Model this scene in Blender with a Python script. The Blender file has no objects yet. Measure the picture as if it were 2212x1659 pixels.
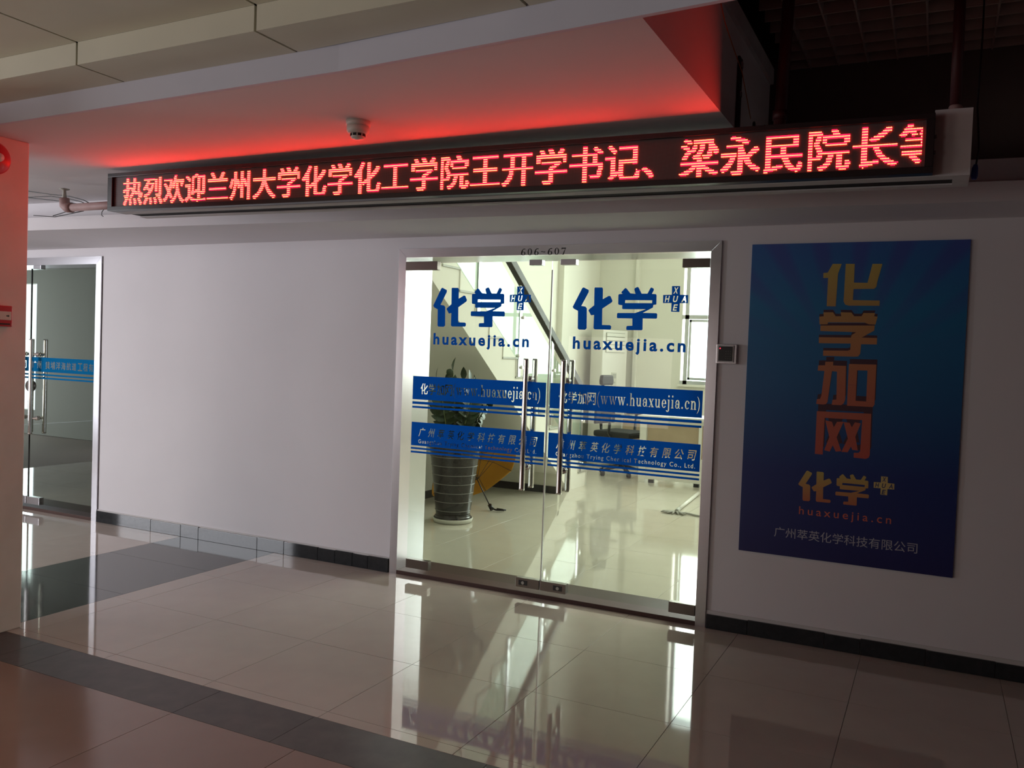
import bpy, bmesh, math, random
from mathutils import Vector, Matrix
from mathutils.geometry import delaunay_2d_cdt
random.seed(7)
S = bpy.context.scene
C = S.collection

# ------------------------------------------------------------------ camera
F_PX, YAW, PITCH, ROLL, DIST = [1852.310878, 0.458712, -0.033178, 0.036733, 5.156585]
def cam_axes():
    cy, sy, cp, sp = math.cos(YAW), math.sin(YAW), math.cos(PITCH), math.sin(PITCH)
    f = Vector((-sy*cp, cy*cp, sp)); r = Vector((cy, sy, 0)); u = r.cross(f)
    cr, sr = math.cos(ROLL), math.sin(ROLL)
    return r*cr + u*sr, u*cr - r*sr, f
cd = bpy.data.cameras.new('camera'); cam = bpy.data.objects.new('camera', cd); C.objects.link(cam)
R_, U_, F_ = cam_axes()
mw = Matrix.Identity(4)
for i in range(3):
    mw[i][0], mw[i][1], mw[i][2] = R_[i], U_[i], -F_[i]
mw[0][3], mw[1][3], mw[2][3] = 0.0, -DIST, 1.6
cam.matrix_world = mw
cd.sensor_width = 36; cd.lens = F_PX/2212*36; cd.clip_start = 0.02; cd.clip_end = 200
S.camera = cam

# ------------------------------------------------------------------ world, lights, exposure
S.view_settings.view_transform = 'Standard'; S.view_settings.look = 'None'
S.view_settings.gamma = 1; S.view_settings.use_curve_mapping = False
S.view_settings.exposure = 0.0
W = bpy.data.worlds.new('world'); S.world = W; W.use_nodes = True
bg = W.node_tree.nodes['Background']; bg.inputs[0].default_value = (0.80, 0.90, 1.0, 1); bg.inputs[1].default_value = 3.0
def area(name, loc, to, sx, sy, power, col):
    l = bpy.data.lights.new(name, 'AREA'); l.shape = 'RECTANGLE'; l.size = sx; l.size_y = sy; l.energy = power; l.color = col
    o = bpy.data.objects.new(name, l); C.objects.link(o); o.location = loc
    d = Vector(to)-Vector(loc); o.rotation_euler = d.to_track_quat('-Z', 'Y').to_euler(); return o
area('daylight_corridor_window', (-10.2, -4.9, 1.6), (-5.0, -0.3, 1.1), 2.6, 2.4, 205, (0.93, 0.94, 1.0))
area('daylight_office_window', (-1.2, 8.15, 2.7), (-2.6, 2.0, 1.0), 5.2, 2.9, 420, (1.0, 0.98, 0.90))
area('fill_office_overhead', (-1.2, 3.6, 4.35), (-3.6, 2.9, 0.0), 3.5, 4.5, 100, (1.0, 0.97, 0.88))  # added overhead fill in place of ceiling bounce; the ceiling is closed
area('daylight_left_office', (-13.95, 4.5, 1.6), (-12.2, 1.0, 1.0), 1.2, 2.2, 36, (0.85, 0.93, 1.0))
area('fill_back_left', (-9.5, -9.6, 1.3), (-4.0, -1.0, 2.2), 4.0, 2.0, 75, (1.0, 0.92, 0.84))  # added fill from behind left to lift the cream ceiling panels
area('fill_back', (-5.2, -9.7, 1.2), (-5.2, -1.0, 1.8), 2.0, 1.6, 30, (1.0, 0.88, 0.82))  # added fill behind the camera for the pillar side; no opening there

# ------------------------------------------------------------------ materials
def mat(name, col, rough=0.6, metal=0.0, spec=0.5, emit=None, estr=0.0, noise=None, bump=0.0, nscale=8.0, coat=0.0):
    m = bpy.data.materials.new(name); m.use_nodes = True; nt = m.node_tree; b = nt.nodes['Principled BSDF']
    b.inputs['Base Color'].default_value = (*col, 1); b.inputs['Roughness'].default_value = rough
    b.inputs['Metallic'].default_value = metal; b.inputs['Specular IOR Level'].default_value = spec
    b.inputs['Coat Weight'].default_value = coat; b.inputs['Coat Roughness'].default_value = 0.03
    if emit: b.inputs['Emission Color'].default_value = (*emit, 1); b.inputs['Emission Strength'].default_value = estr
    if noise or bump:
        tc = nt.nodes.new('ShaderNodeTexCoord'); n = nt.nodes.new('ShaderNodeTexNoise'); n.inputs['Scale'].default_value = nscale
        n.inputs['Detail'].default_value = 6; nt.links.new(tc.outputs['Object'], n.inputs['Vector'])
        if noise:
            r = nt.nodes.new('ShaderNodeValToRGB'); r.color_ramp.elements[0].position = 0.3; r.color_ramp.elements[1].position = 0.72
            r.color_ramp.elements[0].color = (*noise, 1); r.color_ramp.elements[1].color = (*col, 1)
            nt.links.new(n.outputs['Fac'], r.inputs['Fac']); nt.links.new(r.outputs['Color'], b.inputs['Base Color'])
        if bump:
            bp = nt.nodes.new('ShaderNodeBump'); bp.inputs['Strength'].default_value = bump; bp.inputs['Distance'].default_value = 0.01
            nt.links.new(n.outputs['Fac'], bp.inputs['Height']); nt.links.new(bp.outputs['Normal'], b.inputs['Normal'])
    return m
def glass(name, tint=(0.93, 0.97, 0.94), refl=1.0):
    m = bpy.data.materials.new(name); m.use_nodes = True; nt = m.node_tree; nt.nodes.clear()
    out = nt.nodes.new('ShaderNodeOutputMaterial'); mx = nt.nodes.new('ShaderNodeMixShader'); t = nt.nodes.new('ShaderNodeBsdfTransparent')
    g = nt.nodes.new('ShaderNodeBsdfGlossy'); f = nt.nodes.new('ShaderNodeFresnel'); f.inputs['IOR'].default_value = 1.45
    g.inputs['Roughness'].default_value = 0.0; t.inputs['Color'].default_value = (*tint, 1)
    k = nt.nodes.new('ShaderNodeMath'); k.operation = 'MULTIPLY'; k.inputs[1].default_value = refl
    gm = nt.nodes.new('ShaderNodeNewGeometry'); fr = nt.nodes.new('ShaderNodeMath'); fr.operation = 'SUBTRACT'; fr.inputs[0].default_value = 1.0
    nt.links.new(gm.outputs['Backfacing'], fr.inputs[1]); m2 = nt.nodes.new('ShaderNodeMath'); m2.operation = 'MULTIPLY'
    nt.links.new(f.outputs[0], m2.inputs[0]); nt.links.new(fr.outputs[0], m2.inputs[1]); nt.links.new(m2.outputs[0], k.inputs[0]); nt.links.new(k.outputs[0], mx.inputs[0]); nt.links.new(t.outputs[0], mx.inputs[1]); nt.links.new(g.outputs[0], mx.inputs[2])
    nt.links.new(mx.outputs[0], out.inputs[0]); return m
def film(name, col, tr=0.5):
    m = bpy.data.materials.new(name); m.use_nodes = True; nt = m.node_tree; nt.nodes.clear()
    out = nt.nodes.new('ShaderNodeOutputMaterial'); mx = nt.nodes.new('ShaderNodeMixShader'); mx.inputs[0].default_value = tr
    d = nt.nodes.new('ShaderNodeBsdfDiffuse'); t = nt.nodes.new('ShaderNodeBsdfTranslucent')
    d.inputs[0].default_value = (*col, 1); t.inputs[0].default_value = (*col, 1)
    nt.links.new(d.outputs[0], mx.inputs[1]); nt.links.new(t.outputs[0], mx.inputs[2]); nt.links.new(mx.outputs[0], out.inputs[0]); return m
def ramp_z(name, z0, z1, stops, rough=0.5):
    m = mat(name, (1, 1, 1), rough); nt = m.node_tree; b = nt.nodes['Principled BSDF']
    g = nt.nodes.new('ShaderNodeNewGeometry'); sx = nt.nodes.new('ShaderNodeSeparateXYZ'); mr = nt.nodes.new('ShaderNodeMapRange')
    mr.inputs['From Min'].default_value = z0; mr.inputs['From Max'].default_value = z1
    r = nt.nodes.new('ShaderNodeValToRGB'); els = r.color_ramp.elements
    while len(els) < len(stops): els.new(0.5)
    for e, (p, c) in zip(els, stops): e.position = p; e.color = (*c, 1)
    nt.links.new(g.outputs['Position'], sx.inputs[0]); nt.links.new(sx.outputs[2], mr.inputs['Value']); nt.links.new(mr.outputs[0], r.inputs['Fac']); nt.links.new(r.outputs['Color'], b.inputs['Base Color'])
    return m
M = {}
M['wall'] = mat('wall_paint', (0.74, 0.72, 0.75), 0.75, noise=(0.70, 0.68, 0.71), nscale=1.3, bump=0.05)
M['ceil'] = mat('ceiling_paint', (0.74, 0.72, 0.73), 0.85, noise=(0.69, 0.67, 0.68), nscale=1.0)
M['beam'] = mat('beam_paint', (0.68, 0.68, 0.76), 0.8, noise=(0.63, 0.63, 0.71), nscale=2)
M['panel'] = mat('cream_ceiling_panel', (0.74, 0.71, 0.56), 0.55, noise=(0.69, 0.66, 0.52), nscale=3)
M['joint'] = mat('dark_joint', (0.05, 0.045, 0.035), 0.9)
M['pillar'] = mat('pillar_paint', (0.90, 0.82, 0.77), 0.7, noise=(0.78, 0.68, 0.62), nscale=3.5, bump=0.15)
M['tile'] = mat('polished_tile', (0.50, 0.43, 0.38), 0.045, noise=(0.47, 0.40, 0.355), nscale=5, spec=0.5)
M['otile'] = mat('office_polished_tile', (0.60, 0.56, 0.47), 0.05, noise=(0.57, 0.53, 0.445), nscale=4, spec=0.6)
M['btile'] = mat('black_granite_tile', (0.042, 0.045, 0.045), 0.07, noise=(0.032, 0.034, 0.034), nscale=40, spec=0.6)
M['granite'] = mat('grey_granite_border', (0.105, 0.086, 0.080), 0.42, noise=(0.065, 0.055, 0.052), nscale=9, bump=0.1)
M['brown'] = mat('brown_tile', (0.27, 0.165, 0.125), 0.12, noise=(0.235, 0.14, 0.105), nscale=2, spec=0.5)
M['grout'] = mat('grout', (0.30, 0.25, 0.22), 0.8)
M['steel'] = mat('brushed_steel', (0.66, 0.65, 0.68), 0.24, 1.0, noise=(0.60, 0.59, 0.62), nscale=2)
M['chrome'] = mat('chrome', (0.80, 0.78, 0.75), 0.07, 1.0)
M['dsteel'] = mat('dark_bronze_steel', (0.17, 0.145, 0.13), 0.28, 1.0)
M['base'] = mat('black_baseboard_stone', (0.030, 0.034, 0.038), 0.05, noise=(0.020, 0.024, 0.028), nscale=30, spec=0.6)
M['plaster'] = mat('white_plaster_chip', (0.62, 0.60, 0.60), 0.9)
M['sill'] = mat('brown_marble_sill', (0.075, 0.042, 0.034), 0.5, spec=0.2, noise=(0.08, 0.045, 0.04), nscale=12)
M['cream'] = mat('office_cream_paint', (0.78, 0.76, 0.685), 0.8, noise=(0.76, 0.74, 0.665), nscale=1)
M['soffit'] = mat('under_stair_shade_paint', (0.62, 0.60, 0.50), 0.85)  # greyed cream: shade under the stairs put into the colour
M['glass'] = glass('door_glass')
M['dglass'] = glass('tinted_door_glass', (0.82, 0.84, 0.80), 1.2)
M['sglass'] = glass('stair_glass', (0.86, 0.95, 0.91), 1.6)
M['gedge'] = mat('glass_edge', (0.80, 0.82, 0.74), 0.2, spec=0.8)
M['blue'] = film('blue_film', (0.004, 0.075, 0.42), 0.30)
M['lblue'] = film('light_blue_film', (0.01, 0.20, 0.48), 0.35)
M['rail'] = mat('dark_rail', (0.035, 0.028, 0.024), 0.55)
M['black'] = mat('black_plastic', (0.012, 0.012, 0.013), 0.35)
M['blackm'] = mat('black_matte', (0.010, 0.008, 0.008), 0.8)
M['void'] = mat('void_dark', (0.045, 0.036, 0.036), 0.95)  # near-black colour standing in for the unlit void above the ceilings
M['grid'] = mat('dark_grid_paint', (0.50, 0.40, 0.38), 0.7)
M['redpipe'] = mat('dark_red_pipe', (0.07, 0.012, 0.014), 0.5)
M['pinkpipe'] = mat('dusty_pink_pipe', (0.42, 0.28, 0.27), 0.6, noise=(0.34, 0.22, 0.21), nscale=12)
M['wplastic'] = mat('white_plastic', (0.72, 0.70, 0.64), 0.4)
M['gplastic'] = mat('grey_plastic', (0.38, 0.38, 0.33), 0.5)
M['red'] = mat('red_plastic', (0.55, 0.015, 0.03), 0.3)
M['boxw'] = mat('boxing_paint', (0.62, 0.60, 0.60), 0.75, noise=(0.52, 0.50, 0.50), nscale=6)
M['ledback'] = mat('led_module_face', (0.085, 0.06, 0.06), 0.6)
M['ledoff'] = mat('unlit_diode', (0.20, 0.15, 0.14), 0.35)
M['ledon'] = mat('lit_diode', (0.8, 0.1, 0.05), 0.4, emit=(1.0, 0.038, 0.015), estr=50.0)
M['leddim'] = mat('half_lit_diode', (0.6, 0.02, 0.02), 0.4, emit=(1.0, 0.003, 0.026), estr=14.0)
M['wood'] = mat('pale_wood_board', (0.42, 0.32, 0.22), 0.5, noise=(0.36, 0.27, 0.18), nscale=5)
M['pot'] = mat('glazed_dark_pot', (0.022, 0.019, 0.019), 0.2, noise=(0.014, 0.012, 0.012), nscale=15, coat=0.1)
M['ring'] = mat('pale_glaze_ring', (0.16, 0.15, 0.145), 0.2)
M['saucer'] = mat('pale_saucer', (0.58, 0.57, 0.50), 0.5)
M['soil'] = mat('soil', (0.10, 0.045, 0.03), 0.95, bump=0.6, nscale=40)
M['leaf'] = mat('dark_green_leaf', (0.026, 0.055, 0.018), 0.38, noise=(0.016, 0.034, 0.013), nscale=6)
M['stem'] = mat('green_stem', (0.10, 0.13, 0.05), 0.5)
M['orange'] = film('orange_fabric', (0.62, 0.30, 0.045), 0.35)
M['mesh'] = mat('black_chair_fabric', (0.010, 0.010, 0.011), 0.65)
M['cloth'] = mat('grey_rag', (0.36, 0.35, 0.31), 0.95)
M['tan'] = mat('orange_cord', (0.45, 0.18, 0.06), 0.6)
M['bluep'] = mat('blue_plug', (0.02, 0.04, 0.28), 0.4)
M['num'] = mat('door_number_black', (0.012, 0.012, 0.012), 0.5)
M['ghost'] = mat('silver_letter', (0.55, 0.56, 0.60), 0.4)
M['rledon'] = mat('reader_lamp', (0.8, 0.0, 0.0), 0.4, emit=(1.0, 0.02, 0.04), estr=6)

# ------------------------------------------------------------------ mesh helpers
class MB:
    def __init__(s): s.v = []; s.f = []; s.sm = []
    def add(s, vs, fs, smooth=False):
        n = len(s.v); s.v += [tuple(v) for v in vs]; s.f += [tuple(i+n for i in f) for f in fs]; s.sm += [smooth]*len(fs); return s
    def box(s, x0, y0, z0, x1, y1, z1):
        x0, x1 = min(x0, x1), max(x0, x1); y0, y1 = min(y0, y1), max(y0, y1); z0, z1 = min(z0, z1), max(z0, z1)
        v = [(x0,y0,z0),(x1,y0,z0),(x1,y1,z0),(x0,y1,z0),(x0,y0,z1),(x1,y0,z1),(x1,y1,z1),(x0,y1,z1)]
        return s.add(v, [(0,3,2,1),(4,5,6,7),(0,1,5,4),(1,2,6,5),(2,3,7,6),(3,0,4,7)])
    def hexa(s, lo, hi):      # two quads of 4 points: bottom loop and top loop, counter-clockwise seen from above
        return s.add(list(lo)+list(hi), [(3,2,1,0),(4,5,6,7),(0,1,5,4),(1,2,6,5),(2,3,7,6),(3,0,4,7)])
    def prism(s, poly, axis, a, b):   # polygon in the two other axes, extruded along axis
        def p(u, w, t): return {'x': (t, u, w), 'y': (u, t, w), 'z': (u, w, t)}[axis]
        n = len(poly); vs = [p(u, w, a) for u, w in poly]+[p(u, w, b) for u, w in poly]
        fs = [tuple(range(n)), tuple(range(2*n-1, n-1, -1))]+[(i, i+n, (i+1) % n+n, (i+1) % n) for i in range(n)]
        return s.add(vs, fs)
    def tube(s, path, r, seg=10, caps=True, rs=None):
        P = [Vector(p) for p in path]; n = len(P); rings = []
        t0 = (P[1]-P[0]).normalized(); up = Vector((0,0,1)) if abs(t0.z) < 0.9 else Vector((1,0,0))
        a = t0.cross(up).normalized(); b = t0.cross(a)
        vs = []
        for i, p in enumerate(P):
            t = (P[min(i+1, n-1)]-P[max(i-1, 0)]).normalized()
            a = (a-t*a.dot(t)).normalized(); b = t.cross(a); rr = rs[i] if rs else r
            for k in range(seg):
                an = 2*math.pi*k/seg; vs.append(p+a*math.cos(an)*rr+b*math.sin(an)*rr)
        fs = [(i*seg+k, i*seg+(k+1) % seg, (i+1)*seg+(k+1) % seg, (i+1)*seg+k) for i in range(n-1) for k in range(seg)]
        s.add(vs, fs, True)
        if caps:
            m = len(s.v)-len(vs); s.f += [tuple(m+k for k in range(seg))[::-1], tuple(m+(n-1)*seg+k for k in range(seg))]; s.sm += [False, False]
        return s
    def lathe(s, prof, cx, cy, seg=32, z0=0.0, axis='z'):
        vs = []; n = len(prof)
        for r, z in prof:
            for k in range(seg):
                a = 2*math.pi*k/seg; c_, s_ = r*math.cos(a), r*math.sin(a)
                vs.append((cx+c_, cy+s_, z0+z) if axis == 'z' else ((cx+c_, z0+z, cy+s_) if axis == 'y' else (z0+z, cx+c_, cy+s_)))
        fs = [(i*seg+k, i*seg+(k+1) % seg, (i+1)*seg+(k+1) % seg, (i+1)*seg+k) for i in range(n-1) for k in range(seg)]
        s.add(vs, fs, True)
        m = len(s.v)-len(vs)
        if prof[0][0] > 1e-6: s.f.append(tuple(m+k for k in range(seg))); s.sm.append(False)
        if prof[-1][0] > 1e-6: s.f.append(tuple(m+(n-1)*seg+k for k in range(seg))); s.sm.append(False)
        return s
def tag(o, label=None, cat=None, group=None, kind=None):
    for k, v in (('label', label), ('category', cat), ('group', group), ('kind', kind)):
        if v: o[k] = v
    return o
def obj(name, mb, m, parent=None, bevel=0.0, fixn=True, **kw):
    me = bpy.data.meshes.new(name); me.from_pydata(mb.v, [], mb.f)
    for p, sm in zip(me.polygons, mb.sm): p.use_smooth = sm
    if fixn or bevel:
        bm = bmesh.new(); bm.from_mesh(me)
        if fixn: bmesh.ops.recalc_face_normals(bm, faces=bm.faces[:])
        if bevel:
            bmesh.ops.bevel(bm, geom=[e for e in bm.edges if len(e.link_faces) == 2 and e.calc_face_angle(0) > 0.5], offset=bevel, segments=2, affect='EDGES', profile=0.6)
        bm.to_mesh(me); bm.free()
    me.materials.append(m); o = bpy.data.objects.new(name, me); C.objects.link(o)
    if parent: o.parent = parent; o.matrix_parent_inverse = Matrix.Translation(-parent.location) if parent.type == 'EMPTY' else Matrix.Identity(4)
    return tag(o, **kw)
def box(name, b, m, parent=None, bevel=0.0, **kw): return obj(name, MB().box(*b), m, parent, bevel, **kw)
def thing(name, loc, label, cat, group=None):
    o = bpy.data.objects.new(name, None); C.objects.link(o); o.location = loc; return tag(o, label, cat, group)
def flat(polys, y):      # polygons in x,z facing -y
    mb = MB()
    for P in polys: mb.add([(x, y, z) for x, z in P], [tuple(range(len(P)))])
    return mb
# ------------------------------------------------------------------ lettering
_tc = {}
def text_tris(s, off=0.0, spacing=1.0, shear=0.0):
    key = (s, off, spacing, shear)
    if key in _tc: return _tc[key]
    cu = bpy.data.curves.new('t', 'FONT'); cu.body = s; cu.size = 1; cu.resolution_u = 4; cu.offset = off; cu.space_character = spacing; cu.shear = shear
    o = bpy.data.objects.new('t', cu); C.objects.link(o); dg = bpy.context.evaluated_depsgraph_get()
    e = o.evaluated_get(dg); me = e.to_mesh(); me.calc_loop_triangles()
    V = [(v.co.x, v.co.y) for v in me.vertices]; T = [tuple(t.vertices) for t in me.loop_triangles]
    e.to_mesh_clear(); bpy.data.objects.remove(o); bpy.data.curves.remove(cu)
    _tc[key] = (V, T); return V, T
def fit(VT, x0, x1, z0, z1):
    V, T = VT; a = min(v[0] for v in V); b = max(v[0] for v in V); c = min(v[1] for v in V); d = max(v[1] for v in V)
    if x1 is None: sx = (z1-z0)/(d-c); x1 = x0+(b-a)*sx
    sx = (x1-x0)/(b-a); sz = (z1-z0)/(d-c)
    return [(x0+(v[0]-a)*sx, z0+(v[1]-c)*sz) for v in V], T
def letters(name, VT, y, m, parent, **kw):
    V, T = VT; return obj(name, MB().add([(x, y, z) for x, z in V], T), m, parent, fixn=False, **kw)
def join_vt(L):
    V = []; T = []
    for v, t in L: n = len(V); V += v; T += [tuple(i+n for i in f) for f in t]
    return V, T
def cutout(base, holes, y, k=20.0):   # base polygon minus glyph triangles -> mesh builder
    vin = [Vector((x*k, z*k)) for x, z in base]; nb = len(base); ed = [(i, (i+1) % nb) for i in range(nb)]; groups = []
    for V, T in holes:
        n = len(vin); W_ = [Vector((x*k, z*k)) for x, z in V]; vin += W_; cnt = {}
        for t in T:
            for q in range(3): e = tuple(sorted((t[q], t[(q+1) % 3]))); cnt[e] = cnt.get(e, 0)+1
        ed += [(i+n, j+n) for (i, j), c_ in cnt.items() if c_ == 1]
        tr_ = [(W_[t[0]], W_[t[1]], W_[t[2]]) for t in T]
        tr_ = [(p, q, r, min(p.x, q.x, r.x), max(p.x, q.x, r.x), min(p.y, q.y, r.y), max(p.y, q.y, r.y)) for p, q, r in tr_]
        groups.append((min(v.x for v in W_), max(v.x for v in W_), min(v.y for v in W_), max(v.y for v in W_), tr_))
    ov, oe, of, _, _, _ = delaunay_2d_cdt(vin, ed, [], 0, 1e-5)
    P = vin[:nb]
    def in_base(x, z):
        r = False
        for i in range(nb):
            a, b = P[i], P[i-1]
            if (a.y > z) != (b.y > z) and x < (b.x-a.x)*(z-a.y)/(b.y-a.y)+a.x: r = not r
        return r
    def in_glyph(x, z):
        for x0, x1, z0, z1, tr_ in groups:
            if x0 <= x <= x1 and z0 <= z <= z1:
                for p, q, r, a, b, c_, d in tr_:
                    if a <= x <= b and c_ <= z <= d:
                        s1 = (q.x-p.x)*(z-p.y)-(q.y-p.y)*(x-p.x); s2 = (r.x-q.x)*(z-q.y)-(r.y-q.y)*(x-q.x); s3 = (p.x-r.x)*(z-r.y)-(p.y-r.y)*(x-r.x)
                        if (s1 >= 0 and s2 >= 0 and s3 >= 0) or (s1 <= 0 and s2 <= 0 and s3 <= 0): return True
        return False
    keep = []
    for f in of:
        x = sum(ov[i][0] for i in f)/len(f); z = sum(ov[i][1] for i in f)/len(f)
        if in_base(x, z) and not in_glyph(x, z): keep.append(f)
    return MB().add([(v[0]/k, y, v[1]/k) for v in ov], keep)
# small serif face for the numbers and the web address
def _arc(cx, cy, rx, ry, a0, a1, tv, th, n=14):
    o = []; i_ = []
    for k in range(n+1):
        a = math.radians(a0+(a1-a0)*k/n); o.append((cx+rx*math.cos(a), cy+ry*math.sin(a))); i_.append((cx+(rx-tv)*math.cos(a), cy+(ry-th)*math.sin(a)))
    return [[o[k], o[k+1], i_[k+1], i_[k]] for k in range(n)]
def _r(x0, y0, x1, y1): return [[(x0, y0), (x1, y0), (x1, y1), (x0, y1)]]
def serif_glyph(c):
    t, s, H, X = 0.105, 0.032, 0.70, 0.46
    if c == 'w': return [[(0.03, X), (0.14, X), (0.27, 0), (0.21, 0)], [(0.35, X), (0.39, X), (0.27, 0), (0.22, 0)], [(0.30, X), (0.41, X), (0.54, 0), (0.48, 0)], [(0.62, X), (0.66, X), (0.54, 0), (0.49, 0)]]+_r(-0.01, X-s, 0.19, X)+_r(0.26, X-s, 0.45, X)+_r(0.55, X-s, 0.72, X), 0.75
    if c in 'hn': return _r(0.06, 0, 0.06+t, H if c == 'h' else X)+_r(0.01, 0, 0.22, s)+_r(0.01, (H if c == 'h' else X)-s, 0.1, H if c == 'h' else X)+_arc(0.27, X-0.17, 0.165, 0.17, 0, 150, t, 0.05)+_r(0.435-t, 0, 0.435, X-0.17)+_r(0.28, 0, 0.485, s), 0.53
    if c == 'u': return _r(0.06, 0.16, 0.06+t, X)+_r(0.01, X-s, 0.1, X)+_arc(0.22, 0.17, 0.16, 0.18, 180, 330, t, 0.05)+_r(0.435-t, 0, 0.435, X)+_r(0.28, X-s, 0.4, X)+_r(0.4, 0, 0.485, s), 0.53
    if c == 'a': return _arc(0.23, X-0.15, 0.17, 0.16, 0, 160, t, 0.045)+_r(0.40-t, 0.05, 0.40, X-0.15)+_arc(0.20, 0.135, 0.165, 0.138, 20, 360, 0.09, 0.035)+_r(0.38, 0, 0.46, s)+_r(0.04, X-0.19, 0.13, X-0.11), 0.49
    if c == 'x': return [[(0.03, X), (0.16, X), (0.44, 0), (0.31, 0)], [(0.38, X), (0.43, X), (0.11, 0), (0.06, 0)]]+_r(0, X-s, 0.2, X)+_r(0.3, X-s, 0.47, X)+_r(0, 0, 0.17, s)+_r(0.27, 0, 0.48, s), 0.5
    if c == 'e': return _arc(0.23, X/2, 0.20, X/2, 0, 325, t, 0.035, 22)+_r(0.1, X/2-s/2, 0.43, X/2+s/2), 0.47
    if c == 'c': return _arc(0.23, X/2, 0.20, X/2, 45, 320, t, 0.035, 20)+_r(0.31, X-0.16, 0.41, X-0.06), 0.46
    if c in 'ij':
        g = _arc(0.12, H-0.06, 0.06, 0.06, 0, 360, 0.06, 0.06, 10)+_r(0.01, X-s, 0.1, X)
        if c == 'i': return g+_r(0.07, 0, 0.07+t, X)+_r(0.01, 0, 0.235, s), 0.27
        return g+_r(0.07, -0.08, 0.07+t, X)+_arc(0.03, -0.08, 0.145, 0.13, 180+20, 360, t, 0.04), 0.27
    if c == '.': return _arc(0.1, 0.06, 0.06, 0.06, 0, 360, 0.06, 0.06, 10), 0.24
    if c == '(': return _arc(0.42, 0.25, 0.36, 0.50, 115, 245, 0.07, 0.0, 16), 0.3
    if c == ')': return _arc(-0.16, 0.25, 0.36, 0.50, -65, 65, 0.07, 0.0, 16), 0.28
    if c == '0': return _arc(0.24, H/2, 0.2, H/2, 0, 360, t, 0.03, 24), 0.48
    if c == '6': return _arc(0.24, 0.2, 0.2, 0.2, 0, 360, t, 0.03, 22)+_arc(0.37, 0.2, 0.33, 0.5, 95, 180, t, 0.05, 12)+_r(0.34, H-0.1, 0.42, H-0.02), 0.48
    if c == '7': return _r(0.05, H-0.12, 0.43, H)+_r(0.05, H-0.18, 0.09, H)+[[(0.38, H-0.1), (0.43, H), (0.26, 0), (0.14, 0)]], 0.48
    if c == '~': return _arc(0.14, 0.30, 0.10, 0.09, 20, 170, 0.06, 0.065)+_arc(0.34, 0.36, 0.11, 0.09, 200, 350, 0.06, 0.065)+[[(0.20, 0.33), (0.24, 0.37), (0.28, 0.33), (0.24, 0.28)]], 0.50
    return [], 0.3
def serif(s, sp=0.0):
    V = []; T = []; x = 0
    for c in s:
        P, adv = serif_glyph(c)
        for q in P:
            n = len(V); V += [(x+a, b) for a, b in q]
            if len(q) == 4: T += [(n, n+1, n+2), (n, n+2, n+3)]
            else: T += [(n, n+1, n+2)]
        x += adv+sp
    return V, [t for t in T if abs((V[t[1]][0]-V[t[0]][0])*(V[t[2]][1]-V[t[0]][1])-(V[t[2]][0]-V[t[0]][0])*(V[t[1]][1]-V[t[0]][1])) > 1e-7]

# ------------------------------------------------------------------ floor
floor = box('floor', (-15, -10, -0.12, 8, 9.2, -0.006), M['grout'], kind='structure')
tile_cache = {}
def tile(x0, x1, y0, y1, m, name='tile', gap=0.0022, z=0.0, parent=floor):
    w, d = round(x1-x0-gap, 4), round(y1-y0-gap, 4); key = (w, d, m.name)
    if key not in tile_cache:
        me = bpy.data.meshes.new(name); b = 0.0002
        v = [(-w/2, -d/2, -0.01), (w/2, -d/2, -0.01), (w/2, d/2, -0.01), (-w/2, d/2, -0.01), (-w/2, -d/2, -b), (w/2, -d/2, -b), (w/2, d/2, -b), (-w/2, d/2, -b),
             (-w/2+b, -d/2+b, 0), (w/2-b, -d/2+b, 0), (w/2-b, d/2-b, 0), (-w/2+b, d/2-b, 0)]
        me.from_pydata(v, [], [(0,1,5,4),(1,2,6,5),(2,3,7,6),(3,0,4,7),(4,5,9,8),(5,6,10,9),(6,7,11,10),(7,4,8,11),(8,9,10,11)]); me.materials.append(m); tile_cache[key] = me
    o = bpy.data.objects.new(name, tile_cache[key]); C.objects.link(o); o.location = ((x0+x1)/2, (y0+y1)/2, z); o.parent = parent
    return o
PX = [-4.365+0.677*k for k in range(11)]            # tile joints along the wall
ys = [0.0, -0.10, -0.785, -1.465, -2.145, -2.215]
def ybot(x): return -2.215
for j in range(5):
    y1, y0 = ys[j], ys[j+1]
    tile(-4.542, PX[0], y0, y1, M['tile'])
    for k in range(10): tile(PX[k], PX[k+1], y0, y1, M['tile'])
for j, (y1, y0) in enumerate([(0, -0.70), (-0.70, -1.40), (-1.40, -2.215)]): tile(-5.546, -4.542, y0, y1, M['btile'])
for k in range(6):
    x1 = -5.546-0.677*k
    for j in range(5): tile(x1-0.677, x1, ys[j+1], ys[j], M['tile'])
gx = [-9.0, -7.2, -5.4, -4.15, -3.93, -2.895, -2.35, -1.5, -0.3, 0.9, 2.4]
for a, b in zip(gx, gx[1:]): tile(a, b, -2.50, -2.215, M['granite'], 'granite_slab')
for a, b in zip([-2.895-1.37, -2.895, -2.215, -1.4, -0.6, 0.4], [-2.895, -2.215, -1.4, -0.6, 0.4, 1.4]): tile(a, b, -3.18, -2.50, M['brown'])
for i in range(12):
    for j in range(1, 5): tile(-9.0+0.9*i, -8.1+0.9*i, -3.18-0.9*j, -3.18-0.9*(j-1), M['brown'])
for i in range(6): tile(-9.0+0.79*i, -9.0+0.79*(i+1), -3.18, -2.50, M['brown'])
for i in range(9):
    for j in range(11): tile(-5.0+0.677*i, -5.0+0.677*(i+1), 0.36+0.677*j, 0.36+0.677*(j+1), M['otile'])
for i in range(7):
    for j in range(6): tile(-9.95+0.677*i, -9.95+0.677*(i+1), 0.36+0.677*j, 0.36+0.677*(j+1), M['tile'])

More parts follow.
